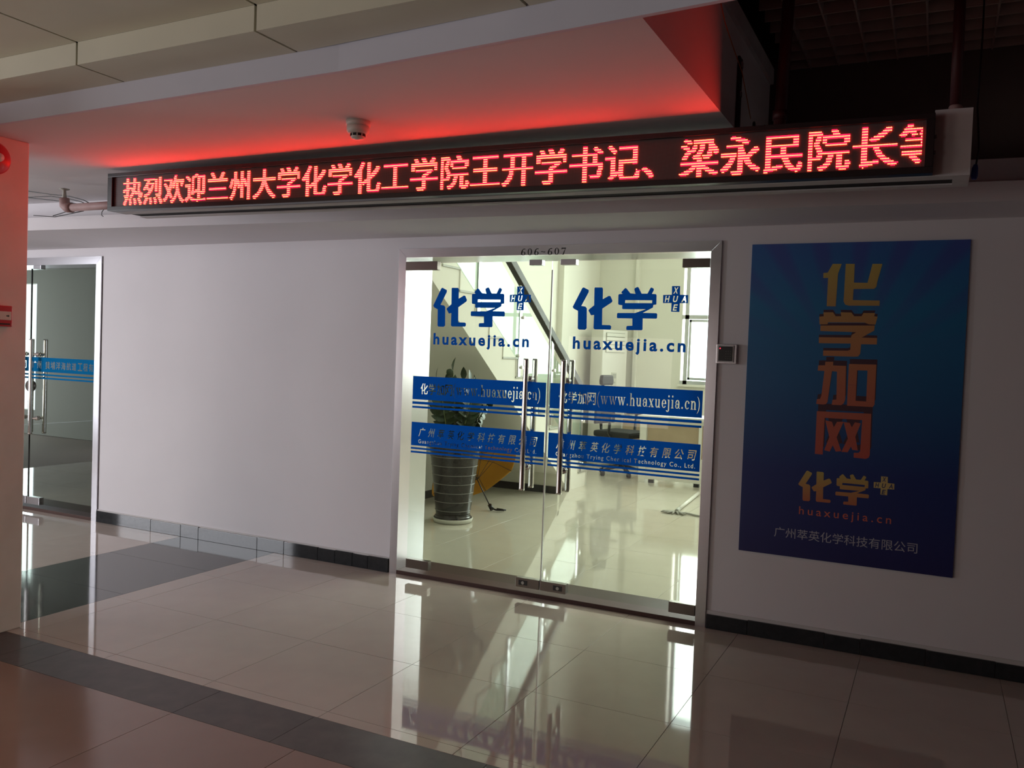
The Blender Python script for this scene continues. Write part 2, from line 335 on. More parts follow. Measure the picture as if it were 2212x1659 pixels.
# ------------------------------------------------------------------ walls
wf = MB()
T_ = 0.30
for b in [(-15, 0, 0, -8.60, T_, 2.66), (-8.60, 0, 2.335, -6.58, T_, 2.66), (-6.58, 0, 0, -3.475, T_, 2.66), (-3.475, 0, 2.33, -1.18, T_, 2.66), (-1.18, 0, 0, 8, T_, 2.66)]: wf.box(*b)
wall_front = obj('wall_front', wf, M['wall'], kind='structure', fixn=False)
M['upper'] = mat('upper_void_dark', (0.17, 0.135, 0.125), 0.9)  # darkness of the open void put into the wall colour
box('wall_front_upper', (-15, 0.0, 2.66, 8, T_, 3.9), M['upper'], kind='structure')  # stands in for the dark open void above the bulkheads
wl = MB()
wl.box(-15.2, -10, 0, -15, 0, 4); obj('wall_left', wl, M['wall'], kind='structure')
box('wall_right', (8, -10, 0, 8.2, 9.2, 4.9), M['wall'], kind='structure')
box('wall_back', (-15, -10.2, 0, 8, -10, 4), M['brown'], kind='structure')
box('roof_sky_block', (-15.2, -10.2, 3.9, 8.2, 0.3, 4.1), M['void'], kind='structure')  # added, unseen: stops sky light leaking in above the ceilings
# pillar on the left
pillar = box('pillar', (-5.15, -2.95, 0, -4.465, -2.131, 2.654), M['pillar'], bevel=0.006, kind='structure')
# bulkheads over the shopfront (slightly out of square with the wall)
def yb(x): return -0.942+(x+6.22)*0.452/6.55
def ya(x): return yb(x)+0.19
t1 = MB().hexa([(-15, yb(-15), 2.412), (8, yb(8)-0.0, 2.412), (8, 0.0, 2.412), (-15, 0.0, 2.412)], [(-15, yb(-15), 2.508), (8, yb(8), 2.508), (8, 0.0, 2.508), (-15, 0.0, 2.508)])
for i in (1,): t1.v[i] = (8, -0.02, 2.412)
t1.v[5] = (8, -0.02, 2.508)
def hexsk(z0, z1, yf, x0=-15, x1=6.5): return MB().hexa([(x0, yf(x0), z0), (x1, min(yf(x1), -0.02), z0), (x1, 0, z0), (x0, 0, z0)], [(x0, yf(x0), z1), (x1, min(yf(x1), -0.02), z1), (x1, 0, z1), (x0, 0, z1)])
obj('trim_1', hexsk(2.412, 2.507, yb), M['wall'], kind='structure')
obj('trim_2', hexsk(2.507, 2.654, ya, x1=4.0), M['wall'], kind='structure')
# dropped ceiling slab with its exposed end
def yl(x):
    P = [(-15, -1.95), (-4.22, -2.448), (-2.08, -2.505), (-0.863, -2.605), (8, -3.45)]
    for (a, ya_), (b, yb_) in zip(P, P[1:]):
        if x <= b: return ya_+(yb_-ya_)*(x-a)/(b-a)
cs = MB()
xs = [-15, -4.22, -2.08, -0.863]
lo = [(x, yl(x)) for x in xs]+[(-0.863, -0.45), (-15, -0.45)]
cs.prism(lo, 'z', 2.654, 3.15)
ceiling = obj('ceiling', cs, M['ceil'], kind='structure')
strip = box('ceiling_ledge', (-0.895, -2.6, 3.085, -0.845, -0.45, 3.165), M['boxw'], ceiling)
# fascia in front of the slab, then the cream clad soffit in two steps
fz = MB()
for a, b in zip([-15, -4.22, -2.08, -0.863], [-4.22, -2.08, -0.863, 8]):
    fz.hexa([(a, yl(a)-0.02, 2.650), (b, yl(b)-0.02, 2.650), (b, yl(b), 2.650), (a, yl(a), 2.650)], [(a, yl(a)-0.02, 2.90), (b, yl(b)-0.02, 2.90), (b, yl(b), 2.90), (a, yl(a), 2.90)])
obj('trim_3', fz, M['beam'], kind='structure')
pan = obj('ceiling_front', MB().box(-15, -10, 2.895, 8, -2.60, 3.1), M['joint'], kind='structure')
jx = [-14.5, -12.47, -10.44, -8.41, -6.38, -4.345, -3.285, -2.285, -1.258, -0.24, 0.78, 1.8, 2.83, 3.86, 4.9, 6.0]
def yf_(x): return -2.705-(x+3.8)*0.022
g = 0.006
for a, b in zip(jx, jx[1:]):
    a2, b2 = a+g, b-g
    def quad(y0f, y1f, z0, z1):
        return MB().hexa([(a2, y0f(a2), z0), (b2, y0f(b2), z0), (b2, y1f(b2), z0), (a2, y1f(a2), z0)], [(a2, y0f(a2), z1), (b2, y0f(b2), z1), (b2, y1f(b2), z1), (a2, y1f(a2), z1)])
    obj('panel', quad(lambda x: yf_(x), lambda x: yl(x)-0.021, 2.748, 2.762), M['panel'], pan)
    obj('panel', quad(lambda x: yf_(x)-0.014, lambda x: yf_(x)-0.001, 2.748, 2.842), M['panel'], pan)
    obj('panel', quad(lambda x: -4.2, lambda x: yf_(x)-0.015, 2.842, 2.856), M['panel'], pan)
    obj('panel', quad(lambda x: -6.2, lambda x: -4.212, 2.842, 2.856), M['panel'], pan)
# open-cell grid over the stairwell side
grid = box('ceiling_grid', (-0.86, -2.58, 3.36, 8, 0.0, 3.9), M['void'], kind='structure')
def slat(axis, a):
    return box('grid_slat', (-0.84, a-0.004, 3.285, 5.0, a+0.004, 3.345) if axis == 'x' else (a-0.004, -2.56, 3.285, a+0.004, -0.02, 3.345), M['grid'], grid)
for k in range(17): slat('x', -0.045-0.15*k)
for k in range(30): slat('y', -0.72+0.15*k)

# ------------------------------------------------------------------ baseboards
def baseboard(name, x0, x1, joints, y=0.0):
    b = box(name, (x0, y-0.008, 0.0, x1, y, 0.108), M['plaster'], kind='structure')
    J = [x0]+joints+[x1]
    for a, c_ in zip(J, J[1:]):
        h = 0.100+random.uniform(-0.004, 0.004)
        if 'right' in name: h = 0.088+random.uniform(-0.003, 0.003)
        box('stone', (a+0.0015, y-0.022, 0.0005, c_-0.0015, y-0.008, h), M['base'], b, bevel=0.0015)
    return b
baseboard('baseboard_left', -6.58, -3.48, [-5.9, -5.55, -5.35, -4.72, -4.45, -4.12, -3.96, -3.80, -3.66])
baseboard('baseboard_right', -1.175, 8.0, [-0.93, -0.50, -0.31, 0.02, 0.35, 1.0, 2.0, 3.0, 4.0])

# ------------------------------------------------------------------ entrance (door 1)
def frame(name, x0, x1, zt, w, depth, m):
    mb = MB()
    yf0 = -0.014
    mb.prism([(x0, 0.0), (x0+w, 0.0), (x0+w, zt-w), (x0, zt)], 'y', yf0, 0.0)
    mb.prism([(x1-w, 0.0), (x1, 0.0), (x1, zt), (x1-w, zt-w)], 'y', yf0, 0.0)
    mb.prism([(x0+0.0015, zt), (x0+w+0.0015, zt-w), (x1-w-0.0015, zt-w), (x1-0.0015, zt)], 'y', yf0, 0.0)
    mb.box(x0+w-0.012, 0.0, 0, x0+w, depth, zt-w); mb.box(x1-w, 0.0, 0, x1-w+0.012, depth, zt-w); mb.box(x0+w, 0.0, zt-w, x1-w, depth, zt-w+0.012)
    return obj(name, mb, m, kind='structure')
d1 = frame('door_1', -3.475, -1.18, 2.33, 0.062, 0.34, M['steel'])
box('sill', (-3.413, -0.012, 0.0, -1.242, 0.34, 0.028), M['sill'], d1, bevel=0.003)
letters('number', fit(serif('606~607', 0.13), -2.508, -2.187, 2.2655, 2.311), -0.0152, M['num'], d1, label='black serif room number 606~607 on the door head')
# fixed glass strip over the leaves
box('transom_glass', (-3.40, -0.005, 2.232, -1.25, 0.005, 2.262), M['glass'], d1)
def film_band(parent, x0, x1, z0, z1, holes, m, y=-0.0075, name='film_band'):
    if not holes: return obj(name, flat([[(x0, z0), (x1, z0), (x1, z1), (x0, z1)]], y), m, parent, fixn=False)
    return obj(name, cutout([(x0, z0), (x1, z0), (x1, z1), (x0, z1)], holes, y), m, parent, fixn=False)
def pull_handle(parent, x, z0, z1, zs, r=0.019, so=0.07):
    for s in (-1, 1):
        h = obj('pull_handle', MB().tube([(x, s*so, z0), (x, s*so, z0+0.012), (x, s*so, z1-0.012), (x, s*so, z1)], r, 18), M['chrome'], parent)
        for z in zs:
            obj('standoff', MB().lathe([(0.021, 0.004*s), (0.021, 0.014*s), (0.012, 0.016*s), (0.012, (so-0.006)*s)], x, z, 16, 0.0, 'y'), M['chrome'], h)
L = {'hua1':[(-2.0642,2.0498),(-2.0544,2.054),(-2.0184,2.0368),(-2.0193,2.0232),(-2.0663,1.935),(-2.0376,1.9309),(-2.0272,1.9195),(-2.0233,1.7921),(-2.0337,1.7826),(-2.0769,1.7825),(-2.085,1.791),(-2.0882,1.9032),(-2.1183,1.9173),(-2.1258,1.9288)],'hua2':[(-1.9779,2.0532),(-1.9286,2.053),(-1.923,2.0445),(-1.9217,1.9786),(-1.8806,2.0007),(-1.8699,1.9972),(-1.856,1.969),(-1.8594,1.9598),(-1.9222,1.919),(-1.9193,1.8154),(-1.8659,1.8149),(-1.8573,1.8066),(-1.8589,1.7924),(-1.8647,1.7866),(-1.9688,1.786),(-1.9768,1.7944),(-1.9765,1.8786),(-1.997,1.8755),(-2.0158,1.9053),(-2.0131,1.9125),(-1.9784,1.9399),(-1.9807,2.0482)],'xue':[(-1.7969,2.0268),(-1.7758,2.0492),(-1.7669,2.0478),(-1.7399,2.0163),(-1.7062,2.0129),(-1.7154,2.0407),(-1.7121,2.0484),(-1.6957,2.056),(-1.6883,2.0532),(-1.6664,2.0143),(-1.6289,2.0144),(-1.6104,2.0503),(-1.6033,2.0524),(-1.5887,2.044),(-1.5897,2.0337),(-1.6002,2.013),(-1.5752,2.0117),(-1.5699,2.0048),(-1.5688,1.9476),(-1.5886,1.944),(-1.5894,1.9288),(-1.654,1.895),(-1.5665,1.8939),(-1.5605,1.8877),(-1.5609,1.865),(-1.5664,1.8601),(-1.6525,1.8603),(-1.651,1.7922),(-1.6565,1.7865),(-1.7534,1.786),(-1.7574,1.7922),(-1.7566,1.8077),(-1.7509,1.812),(-1.718,1.814),(-1.72,1.8593),(-1.8179,1.8594),(-1.8226,1.865),(-1.8221,1.8882),(-1.8171,1.8925),(-1.7032,1.8937),(-1.6355,1.9174),(-1.7848,1.9167),(-1.7902,1.9216),(-1.7896,1.9412),(-1.8119,1.9439),(-1.8173,1.9495),(-1.8183,2.0071),(-1.8125,2.0114),(-1.7904,2.0128),(-1.7996,2.0198)],'xuehole':[(-1.7711,1.9736),(-1.5963,1.973),(-1.597,1.9557),(-1.7725,1.9554)],'cross':[(-1.475,2.061),(-1.4241,2.0608),(-1.4225,2.0078),(-1.372,2.0065),(-1.3712,1.957),(-1.4216,1.9567),(-1.422,1.903),(-1.4737,1.9038),(-1.4732,1.9571),(-1.5274,1.9568),(-1.5281,2.0062),(-1.474,2.0077)]}
def logo(parent, dx, m, y=-0.0078, gold=None, tr=None):
    def sh(P): return [(tr(x, z) if tr else (x+dx, z)) for x, z in P]
    o = obj('logo', flat([sh(L['hua1']), sh(L['hua2'])], y), m, parent, fixn=False, label='large stylised two-character logo print' if not tr else None)
    hole = sh(L['xuehole']); hv = (hole, [(0, 1, 2), (0, 2, 3)])
    mb = cutout(sh(L['xue']), [hv], y); me = o.data
    mb2 = flat([sh(L['hua1']), sh(L['hua2'])], y).add(mb.v, mb.f)
    nm = bpy.data.meshes.new('logo'); nm.from_pydata(mb2.v, [], mb2.f); nm.materials.append(m); o.data = nm
    cr = sh(L['cross']); xc = (cr[0][0]+cr[1][0])/2; zc = (cr[3][1]+cr[4][1])/2
    Wd = (cr[3][0]-cr[10][0]); cell = Wd/3; h = cell*0.74; hw = cell*0.30
    hs = []
    for ch, i, j in (('X', 0, 1), ('H', -1, 0), ('U', 0, 0), ('A', 1, 0), ('E', 0, -1)):
        hs.append(fit(text_tris(ch, 0.02, 1, 0.2), xc+i*cell-hw, xc+i*cell+hw, zc+j*cell-h/2, zc+j*cell+h/2))
    obj('cross_badge', cutout(cr, hs, y), M['gold'] if gold else m, parent, fixn=False)
def leaf(x0, x1, dx, side):
    lf = obj('glass_leaf', MB().box(x0+0.003, -0.006, 0.066, x1-0.003, 0.006, 2.226), M['glass'], d1)
    for xa in ([x1-0.0045] if side == 'l' else [x0+0.0005]): box('polished_edge', (xa, -0.0062, 0.12, xa+0.004, 0.0062, 2.17), M['gedge'], lf)
    fx0, fx1 = (-3.327, -2.292) if side == 'l' else (-2.262, -1.256)
    CH = '化学加网'
    hs = [fit(text_tris(c, 0.012), -3.262+0.0665*i+dx, -3.262+0.0665*i+0.060+dx, 1.303, 1.381) for i, c in enumerate(CH)]
    hs.append(fit(serif('(www.huaxuejia.cn)', 0.06), -2.994+dx, -2.334+dx, 1.288, 1.392))
    film_band(lf, fx0, fx1, 1.265, 1.430, hs, M['blue'])
    for z0, z1 in ((1.232, 1.250), (1.204, 1.218), (0.911, 0.924), (0.885, 0.898)): film_band(lf, fx0, fx1, z0, z1, [], M['blue'], name='film_stripe')
    cn = '广州萃英化学科技有限公司'
    hs = [fit(text_tris(c, 0.008, 1, 0.25), -3.267+0.0792*i+dx, -3.267+0.0792*i+0.056+dx, 1.003, 1.066) for i, c in enumerate(cn)]
    hs.append(fit(text_tris('Guangzhou Trying Chemical Technology Co., Ltd.', 0.004, 1.25), -3.267+dx, -2.346+dx, 0.947, 0.983))
    film_band(lf, fx0, fx1, 0.937, 1.104, hs, M['blue'])
    ldx = 0.0 if side == 'r' else -1.055
    logo(lf, ldx, M['blue'])
    letters('web_address', fit(text_tris('huaxuejia.cn', 0.032, 1.32), -2.115+ldx, -1.374+ldx, 1.632, 1.738), -0.0078, M['blue'], lf, label='blue web address huaxuejia.cn')
    pull_handle(lf, -2.413 if side == 'l' else -2.147, 0.716, 1.584, (1.448, 0.862))
    # patch fittings
    if side == 'l':
        box('patch_fitting', (-3.412, -0.022, 2.178, -3.15, 0.022, 2.238), M['dsteel'], lf, bevel=0.002); box('patch_fitting', (-3.331, -0.022, 0.062, -3.145, 0.022, 0.125), M['dsteel'], lf, bevel=0.002)
        a, b = -2.455, -2.283
    else:
        box('patch_fitting', (-1.412, -0.022, 2.172, -1.244, 0.022, 2.226), M['dsteel'], lf, bevel=0.002); box('patch_fitting', (-1.408, -0.022, 0.060, -1.244, 0.022, 0.125), M['dsteel'], lf, bevel=0.002)
        a, b = -2.277, -2.094
    p = box('lock_fitting', (a, -0.024, 0.060, b, 0.024, 0.122), M['dsteel'], lf, bevel=0.002)
    cx = a+0.055 if side == 'l' else b-0.055
    obj('lock_plate', MB().box(cx-0.032, -0.0265, 0.075, cx+0.032, -0.0235, 0.108), M['black'], p, bevel=0.001)
    obj('key_slot', MB().lathe([(0.011, -0.0265), (0.011, -0.029)], cx, 0.091, 14, 0.0, 'y'), M['gplastic'], p)
    box('top_clip', (-2.441, -0.024, 2.199, -2.348, 0.024, 2.236) if side == 'l' else (-2.217, -0.024, 2.199, -2.109, 0.024, 2.236), M['steel'], lf, bevel=0.002)
    return lf
leaf(-3.335, -2.280, 0.0, 'l'); leaf(-2.280, -1.246, 1.062, 'r')

# ------------------------------------------------------------------ neighbouring glass door (door 2)
d2 = frame('door_2', -8.58, -6.585, 2.337, 0.068, 0.34, M['steel'])
box('sill', (-8.51, -0.012, 0.0, -6.655, 0.34, 0.028), M['sill'], d2, bevel=0.003)
l2 = obj('glass_leaf', MB().box(-7.533, -0.006, 0.066, -6.66, 0.006, 2.24), M['dglass'], d2)
l3 = obj('glass_leaf', MB().box(-8.50, -0.006, 0.066, -7.541, 0.006, 2.24), M['dglass'], d2)
box('rubber_edge', (-7.541, -0.0065, 0.10, -7.534, 0.0065, 2.24), M['black'], d2)
hs = [fit(text_tris(c, 0.012), x, x+0.060, 1.320, 1.390) for c, x in zip('广州黄埔洋海航道工程有限', [-7.495, -7.435, -7.315, -7.243, -7.171, -7.099, -7.027, -6.955, -6.875, -6.803, -6.731, -6.662])]
hs = hs[:-1]
film_band(l2, -7.53, -6.662, 1.292, 1.424, hs, M['lblue'])
for z0, z1 in ((1.257, 1.272), (1.226, 1.241)): film_band(l2, -7.53, -6.662, z0, z1, [], M['lblue'], name='film_stripe'); film_band(l3, -8.5, -7.545, z0, z1, [], M['lblue'], name='film_stripe')
film_band(l3, -8.5, -7.545, 1.292, 1.424, [fit(text_tris(c, 0.012), x, x+0.06, 1.320, 1.390) for c, x in zip('有限公司', [-7.87, -7.795, -7.72, -7.645])], M['lblue'])
pull_handle(l3, -7.62, 0.716, 1.590, (1.45, 0.86)); pull_handle(l2, -7.43, 0.716, 1.590, (1.45, 0.86))
obj('lock_disc', MB().lathe([(0.045, -0.024), (0.052, -0.016), (0.052, 0.016), (0.045, 0.024)], -7.53, 1.155, 22, 0.0, 'y'), M['dsteel'], l3)
box('lock_fitting', (-7.532, -0.024, 0.060, -7.35, 0.024, 0.128), M['steel'], l2, bevel=0.002); box('lock_fitting', (-7.70, -0.024, 0.060, -7.543, 0.024, 0.128), M['steel'], l3, bevel=0.002)
box('top_clip', (-7.49, -0.024, 2.232, -7.385, 0.024, 2.268), M['steel'], l2, bevel=0.002)

# ------------------------------------------------------------------ office shell
wo = MB(); wo.box(-5.15, 0.30, 0, -4.95, 8.0, 4.7)
obj('wall_office_left', wo, M['cream'], kind='structure')
wb = MB(); yw = 7.7
for b in [(-5.0, yw, 0, -3.50, yw+0.25, 4.7), (-3.5, yw, 0, 1.5, yw+0.25, 1.255), (-3.5, yw, 4.05, 1.5, yw+0.25, 4.7), (1.5, yw, 0, 3.2, yw+0.25, 4.7)]: wb.box(*b)
obj('wall_office_back', wb, M['cream'], kind='structure')
box('wall_office_right', (3.0, 0.3, 0, 3.2, 8.0, 4.7), M['cream'], kind='structure')
box('ceiling_office', (-5.15, 0.3, 4.62, 3.2, 8.0, 4.8), M['cream'], kind='structure')
box('wall_office_front', (-5.0, 0.30, 2.34, 3.2, 0.36, 4.7), M['cream'], kind='structure')
wf2 = MB(); wf2.box(-4.95, 0.30, 0, -3.475, 0.345, 2.34); wf2.box(-1.18, 0.30, 0, 3.2, 0.345, 2.34)
obj('wall_office_front_low', wf2, M['cream'], kind='structure')
box('trim_4', (-4.95, 6.25, 0, -4.86, 7.7, 4.62), M['cream'], kind='structure')
box('trim_5', (-4.24, 7.62, 0, -4.19, 7.7, 4.62), M['cream'], kind='structure')
def base_strip(name, a): return box(name, a, M['base'], kind='structure', bevel=0.002)
base_strip('baseboard_office_left', (-4.95, 0.35, 0, -4.935, 4.05, 0.085))
box('wall_under_stairs', (-4.95, 4.06, 0, -3.905, 4.12, 0.26), M['soffit'], kind='structure')
base_strip('baseboard_office_stair', (-4.935, 4.045, 0, -3.905, 4.06, 0.085))
# office window
win = MB()
fx = [-3.42, -2.95, -2.2, -1.45, -0.7, 0.05, 0.8, 1.5]
for x in fx: win.box(x-0.03, yw-0.02, 1.26, x+0.03, yw+0.08, 4.05)
for z in (1.285, 2.28, 4.02): win.box(-3.5, yw-0.02, z-0.03, 1.5, yw+0.08, z+0.03)
wn = obj('window_1', win, M['steel'], kind='structure')
for a, b in zip(fx, fx[1:]):
    for z0, z1 in ((1.32, 2.25), (2.31, 3.99)): box('pane', (a+0.03, yw+0.02, z0, b-0.03, yw+0.028, z1), M['glass'], wn)
    if a < -2.5:
        sm = MB(); x0_, x1_ = a+0.04, b-0.04
        for q in ((x0_, 1.33, x0_+0.035, 2.24), (x1_-0.035, 1.33, x1_, 2.24), (x0_, 1.33, x1_, 1.365), (x0_, 2.205, x1_, 2.24)): sm.box(q[0], yw-0.035, q[1], q[2], yw, q[3])
        obj('sash', sm, M['steel'], wn)
box('window_sill', (-3.52, yw-0.08, 1.225, 1.52, yw, 1.26), M['cream'], wn, bevel=0.004)

# left office shell behind door 2
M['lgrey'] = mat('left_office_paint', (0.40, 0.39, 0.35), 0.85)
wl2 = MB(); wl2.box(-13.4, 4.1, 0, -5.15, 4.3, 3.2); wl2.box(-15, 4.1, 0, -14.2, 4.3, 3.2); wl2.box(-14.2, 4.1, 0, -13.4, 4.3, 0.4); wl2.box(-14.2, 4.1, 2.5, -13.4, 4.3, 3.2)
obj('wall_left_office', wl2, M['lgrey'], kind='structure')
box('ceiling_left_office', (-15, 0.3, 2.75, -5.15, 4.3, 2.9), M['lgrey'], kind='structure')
w2 = MB()
for x in (-14.2, -13.84, -13.45): w2.box(x, 4.12, 0.4, x+0.05, 4.18, 2.5)
w2n = obj('window_2', w2, M['steel'], kind='structure'); box('pane', (-14.15, 4.14, 0.42, -13.45, 4.15, 2.48), M['glass'], w2n)
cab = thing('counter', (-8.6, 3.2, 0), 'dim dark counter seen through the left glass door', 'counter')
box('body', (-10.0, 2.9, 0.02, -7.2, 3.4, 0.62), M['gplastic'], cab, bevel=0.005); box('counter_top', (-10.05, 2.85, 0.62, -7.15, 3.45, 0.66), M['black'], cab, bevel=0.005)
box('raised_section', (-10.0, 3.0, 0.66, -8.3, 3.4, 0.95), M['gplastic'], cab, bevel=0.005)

# ------------------------------------------------------------------ staircase in the office
st = thing('staircase', (-4.42, 4.93, 0), 'cream office staircase with glass balustrade and dark handrail behind glass doors', 'staircase')
nose = [1.60-0.305*k for k in range(1, 5)]
steps = []          # (y_start, y_end, z)
yy, zz = 4.93, 0.198
edges = [4.93, 4.67, 4.36, 4.05, 3.74, 3.43, 3.12, 2.82, 2.51, 2.20, 1.905, 1.60, 1.29, 0.98, 0.67]
steps = [(edges[i+1], edges[i], 0.198*(i+1)) for i in range(len(edges)-1)]
prof = [(4.93, 0.0)]
for y0, y1, z in steps: prof += [(y1, z-0.02), (y0, z-0.02)]
prof += [(0.34, steps[-1][2]-0.02), (0.34, 2.55), (0.66, 2.545), (4.40, 0.0)]
obj('flight', MB().prism(prof, 'x', -4.948, -3.905), M['cream'], st)
for y0, y1, z in steps:
    box('tread', (-4.948, y0-0.004, z-0.02, -3.892, y1+0.022, z), M['gplastic'], st, bevel=0.003)
    box('riser', (-4.948, y1-0.001, z-0.196, -3.896, y1+0.010, z-0.021), M['cream'], st)
def zr(y): return 2.53-0.645*(y-2.635)
obj('handrail', MB().prism([(0.4, zr(0.4)-0.05), (4.95, zr(4.95)-0.05), (4.95, zr(4.95)+0.05), (0.4, zr(0.4)+0.05)], 'x', -3.93, -3.865), M['rail'], st, bevel=0.006)
def zg0(y): return 1.589-0.647*(y-2.794)
for py in (1.03, 1.95, 2.87, 3.72, 4.70):
    zb = zg0(py)-0.16
    po = obj('post', MB().box(-3.905, py-0.028, zb, -3.885, py+0.028, zr(py)-0.05), M['steel'], st, bevel=0.002)
    for dz in (0.10, 0.22, 0.62): obj('clamp', MB().lathe([(0.017, -0.02), (0.017, 0.022)], py+(0.04 if dz != 0.22 else -0.04), zb+dz, 12, -3.885, 'x'), M['chrome'], po)
for a, b in ((0.45, 1.0), (1.06, 1.92), (1.98, 2.84), (2.90, 3.69), (3.75, 4.67)):
    obj('glass_panel', MB().prism([(a, zg0(a)), (b, zg0(b)), (b, zg0(b)+0.665), (a, zg0(a)+0.665)], 'x', -3.900, -3.890), M['sglass'], st)

# ------------------------------------------------------------------ potted plant
PXc, PYc = -4.062, 1.90
pp = thing('potted_plant', (PXc, PYc, 0), 'leafy dark green plant in a tall dark ribbed pot inside the glass door', 'plant')
prof = []
def prad(z): return 0.158+0.085*(z/0.72)**1.15
prof = [(0.185, 0.045), (0.172, 0.060), (0.160, 0.085)]
z = 0.085
while z < 0.70:
    prof += [(prad(z), z), (prad(z)+0.002, z+0.009)]; z += 0.018
prof += [(0.262, 0.71), (0.265, 0.735), (0.245, 0.74), (0.235, 0.70), (0.228, 0.66)]
pot = obj('pot', MB().lathe([(0.16, 0.03)]+prof, PXc, PYc, 40), M['pot'], pp)
for zz in (0.12, 0.205, 0.29, 0.375, 0.46, 0.545, 0.63):
    rr = prad(zz)+0.0025; obj('glaze_ring', MB().lathe([(rr, zz-0.0035), (rr+0.0022, zz), (rr, zz+0.0035)], PXc, PYc, 40), M['ring'], pot)
obj('saucer', MB().lathe([(0.15, 0.001), (0.182, 0.004), (0.192, 0.040), (0.186, 0.044), (0.16, 0.030)], PXc, PYc, 36), M['saucer'], pp)
obj('soil', MB().lathe([(0.229, 0.668), (0.12, 0.682), (0.0, 0.688)], PXc, PYc, 24), M['soil'], pp)
leafm = bpy.data.meshes.new('leaf')
lv = []; 
for i, (t, w) in enumerate([(0, 0.004), (0.18, 0.35), (0.42, 0.5), (0.68, 0.40), (0.88, 0.18), (1.0, 0.0)]):
    lv += [(-w*0.52, t, 0.10*w-0.25*t*t), (0, t, -0.25*t*t), (w*0.52, t, 0.10*w-0.25*t*t)]
lf_ = []
for i in range(5):
    for k in range(2): lf_.append((i*3+k, i*3+k+1, i*3+k+4, i*3+k+3))
leafm.from_pydata(lv, [], lf_); leafm.materials.append(M['leaf'])
for p in leafm.polygons: p.use_smooth = True
nst = 15; cnt = 0
for k in range(nst):
    an = k*2.4; rr = 0.05+0.11*((k*7) % nst)/nst; lean = 0.08+0.20*((k*5) % nst)/nst
    hgt = 0.70-0.75*lean+random.uniform(-0.05, 0.05)
    if k == 4: lean = 0.03; hgt = 0.76; rr = 0.02
    p0 = Vector((PXc+rr*math.cos(an), PYc+rr*math.sin(an), 0.675)); d = Vector((math.cos(an), math.sin(an), 0))
    path = [p0+d*lean*(t**1.5)+Vector((0, 0, hgt*t)) for t in (0, .25, .5, .75, 1)]
    obj('stem', MB().tube(path, 0.008, 6, rs=[0.010, 0.009, 0.007, 0.006, 0.004]), M['stem'], pp)
    nl = 17
    for i in range(nl):
        t = 0.22+0.78*i/(nl-1); q = t*4; a = min(3, int(q)); fpos = path[a].lerp(path[a+1], q-a); tan = (path[a+1]-path[a]).normalized()
        side = Vector((-d.y, d.x, 0)) if i % 2 else Vector((d.y, -d.x, 0))
        if i == nl-1: dirv = tan
        else: dirv = (side*0.9+tan*0.50+d*0.25+d*random.uniform(-0.25, 0.45)).normalized()
        nrm = (tan*0.6+d*0.8-dirv*(tan*0.6+d*0.8).dot(dirv)).normalized(); xx = dirv.cross(nrm)
        sc = 0.140*(1.0-0.28*abs(t-0.55))*random.uniform(0.9, 1.1)
        o = bpy.data.objects.new('leaf', leafm); C.objects.link(o); o.parent = pp
        mt = Matrix(((xx.x, dirv.x, nrm.x, 0), (xx.y, dirv.y, nrm.y, 0), (xx.z, dirv.z, nrm.z, 0), (0, 0, 0, 1)))
        o.matrix_parent_inverse = Matrix.Translation(-pp.location)
        o.matrix_basis = Matrix.Translation(fpos) @ mt @ Matrix.Diagonal((sc, sc, sc, 1))

# ------------------------------------------------------------------ umbrella lying open
um = thing('umbrella', (-4.05, 2.72, 0.0), 'open orange folding umbrella with black outside lying on the floor behind the pot', 'umbrella')
Hn = Vector((-4.03, 2.62, 0.028)); e = math.radians(46); ph = math.radians(25)
dv = Vector((-math.cos(e)*math.cos(ph), math.cos(e)*math.sin(ph), math.sin(e))).normalized()
R0 = 0.50; Cn = Hn+dv*0.44; apex = Hn+dv*0.66
aa = Vector((math.sin(ph), math.cos(ph), 0)); bb = dv.cross(aa)
def dome(off):
    vs = [apex+dv*off]; fs = []; nr = 5; ns = 32
    for i in range(1, nr+1):
        t = i/nr
        for k in range(ns):
            an = 2*math.pi*k/ns; u = (k % 4)/4; sag = 0.055*t*math.sin(math.pi*u)
            r = (R0*math.sin(t*1.25)/math.sin(1.25))*(1-sag); dd = 0.22*(1-math.cos(t*1.25))/(1-math.cos(1.25))
            vs.append(apex+dv*(off-dd-sag*0.3*0)+aa*math.cos(an)*r+bb*math.sin(an)*r)
    for k in range(ns): fs.append((0, 1+k, 1+(k+1) % ns))
    for i in range(nr-1):
        for k in range(ns): a = 1+i*ns; fs.append((a+k, a+(k+1) % ns, a+ns+(k+1) % ns, a+ns+k))
    return MB().add(vs, fs, True)
obj('canopy', dome(0.0), M['orange'], um, fixn=False, label='orange inside of the canopy'); obj('canopy_cover', dome(0.006), M['mesh'], um, fixn=False, label='black outside of the canopy')
obj('shaft', MB().tube([Hn, apex], 0.006, 8), M['black'], um)
hd = obj('handle', MB().tube([Hn-dv*0.03+Vector((0, 0, 0.01)), Hn+dv*0.035+Vector((0, 0, 0.005))], 0.022, 12), M['black'], um)
obj('handle_loop', MB().tube([Hn+Vector((0.01, -0.0, 0.0)), Hn+Vector((0.06, -0.01, -0.010)), Hn+Vector((0.15, 0.0, -0.008)), Hn+Vector((0.16, 0.02, -0.006)), Hn+Vector((0.06, 0.02, -0.004))], 0.009, 8), M['black'], um)
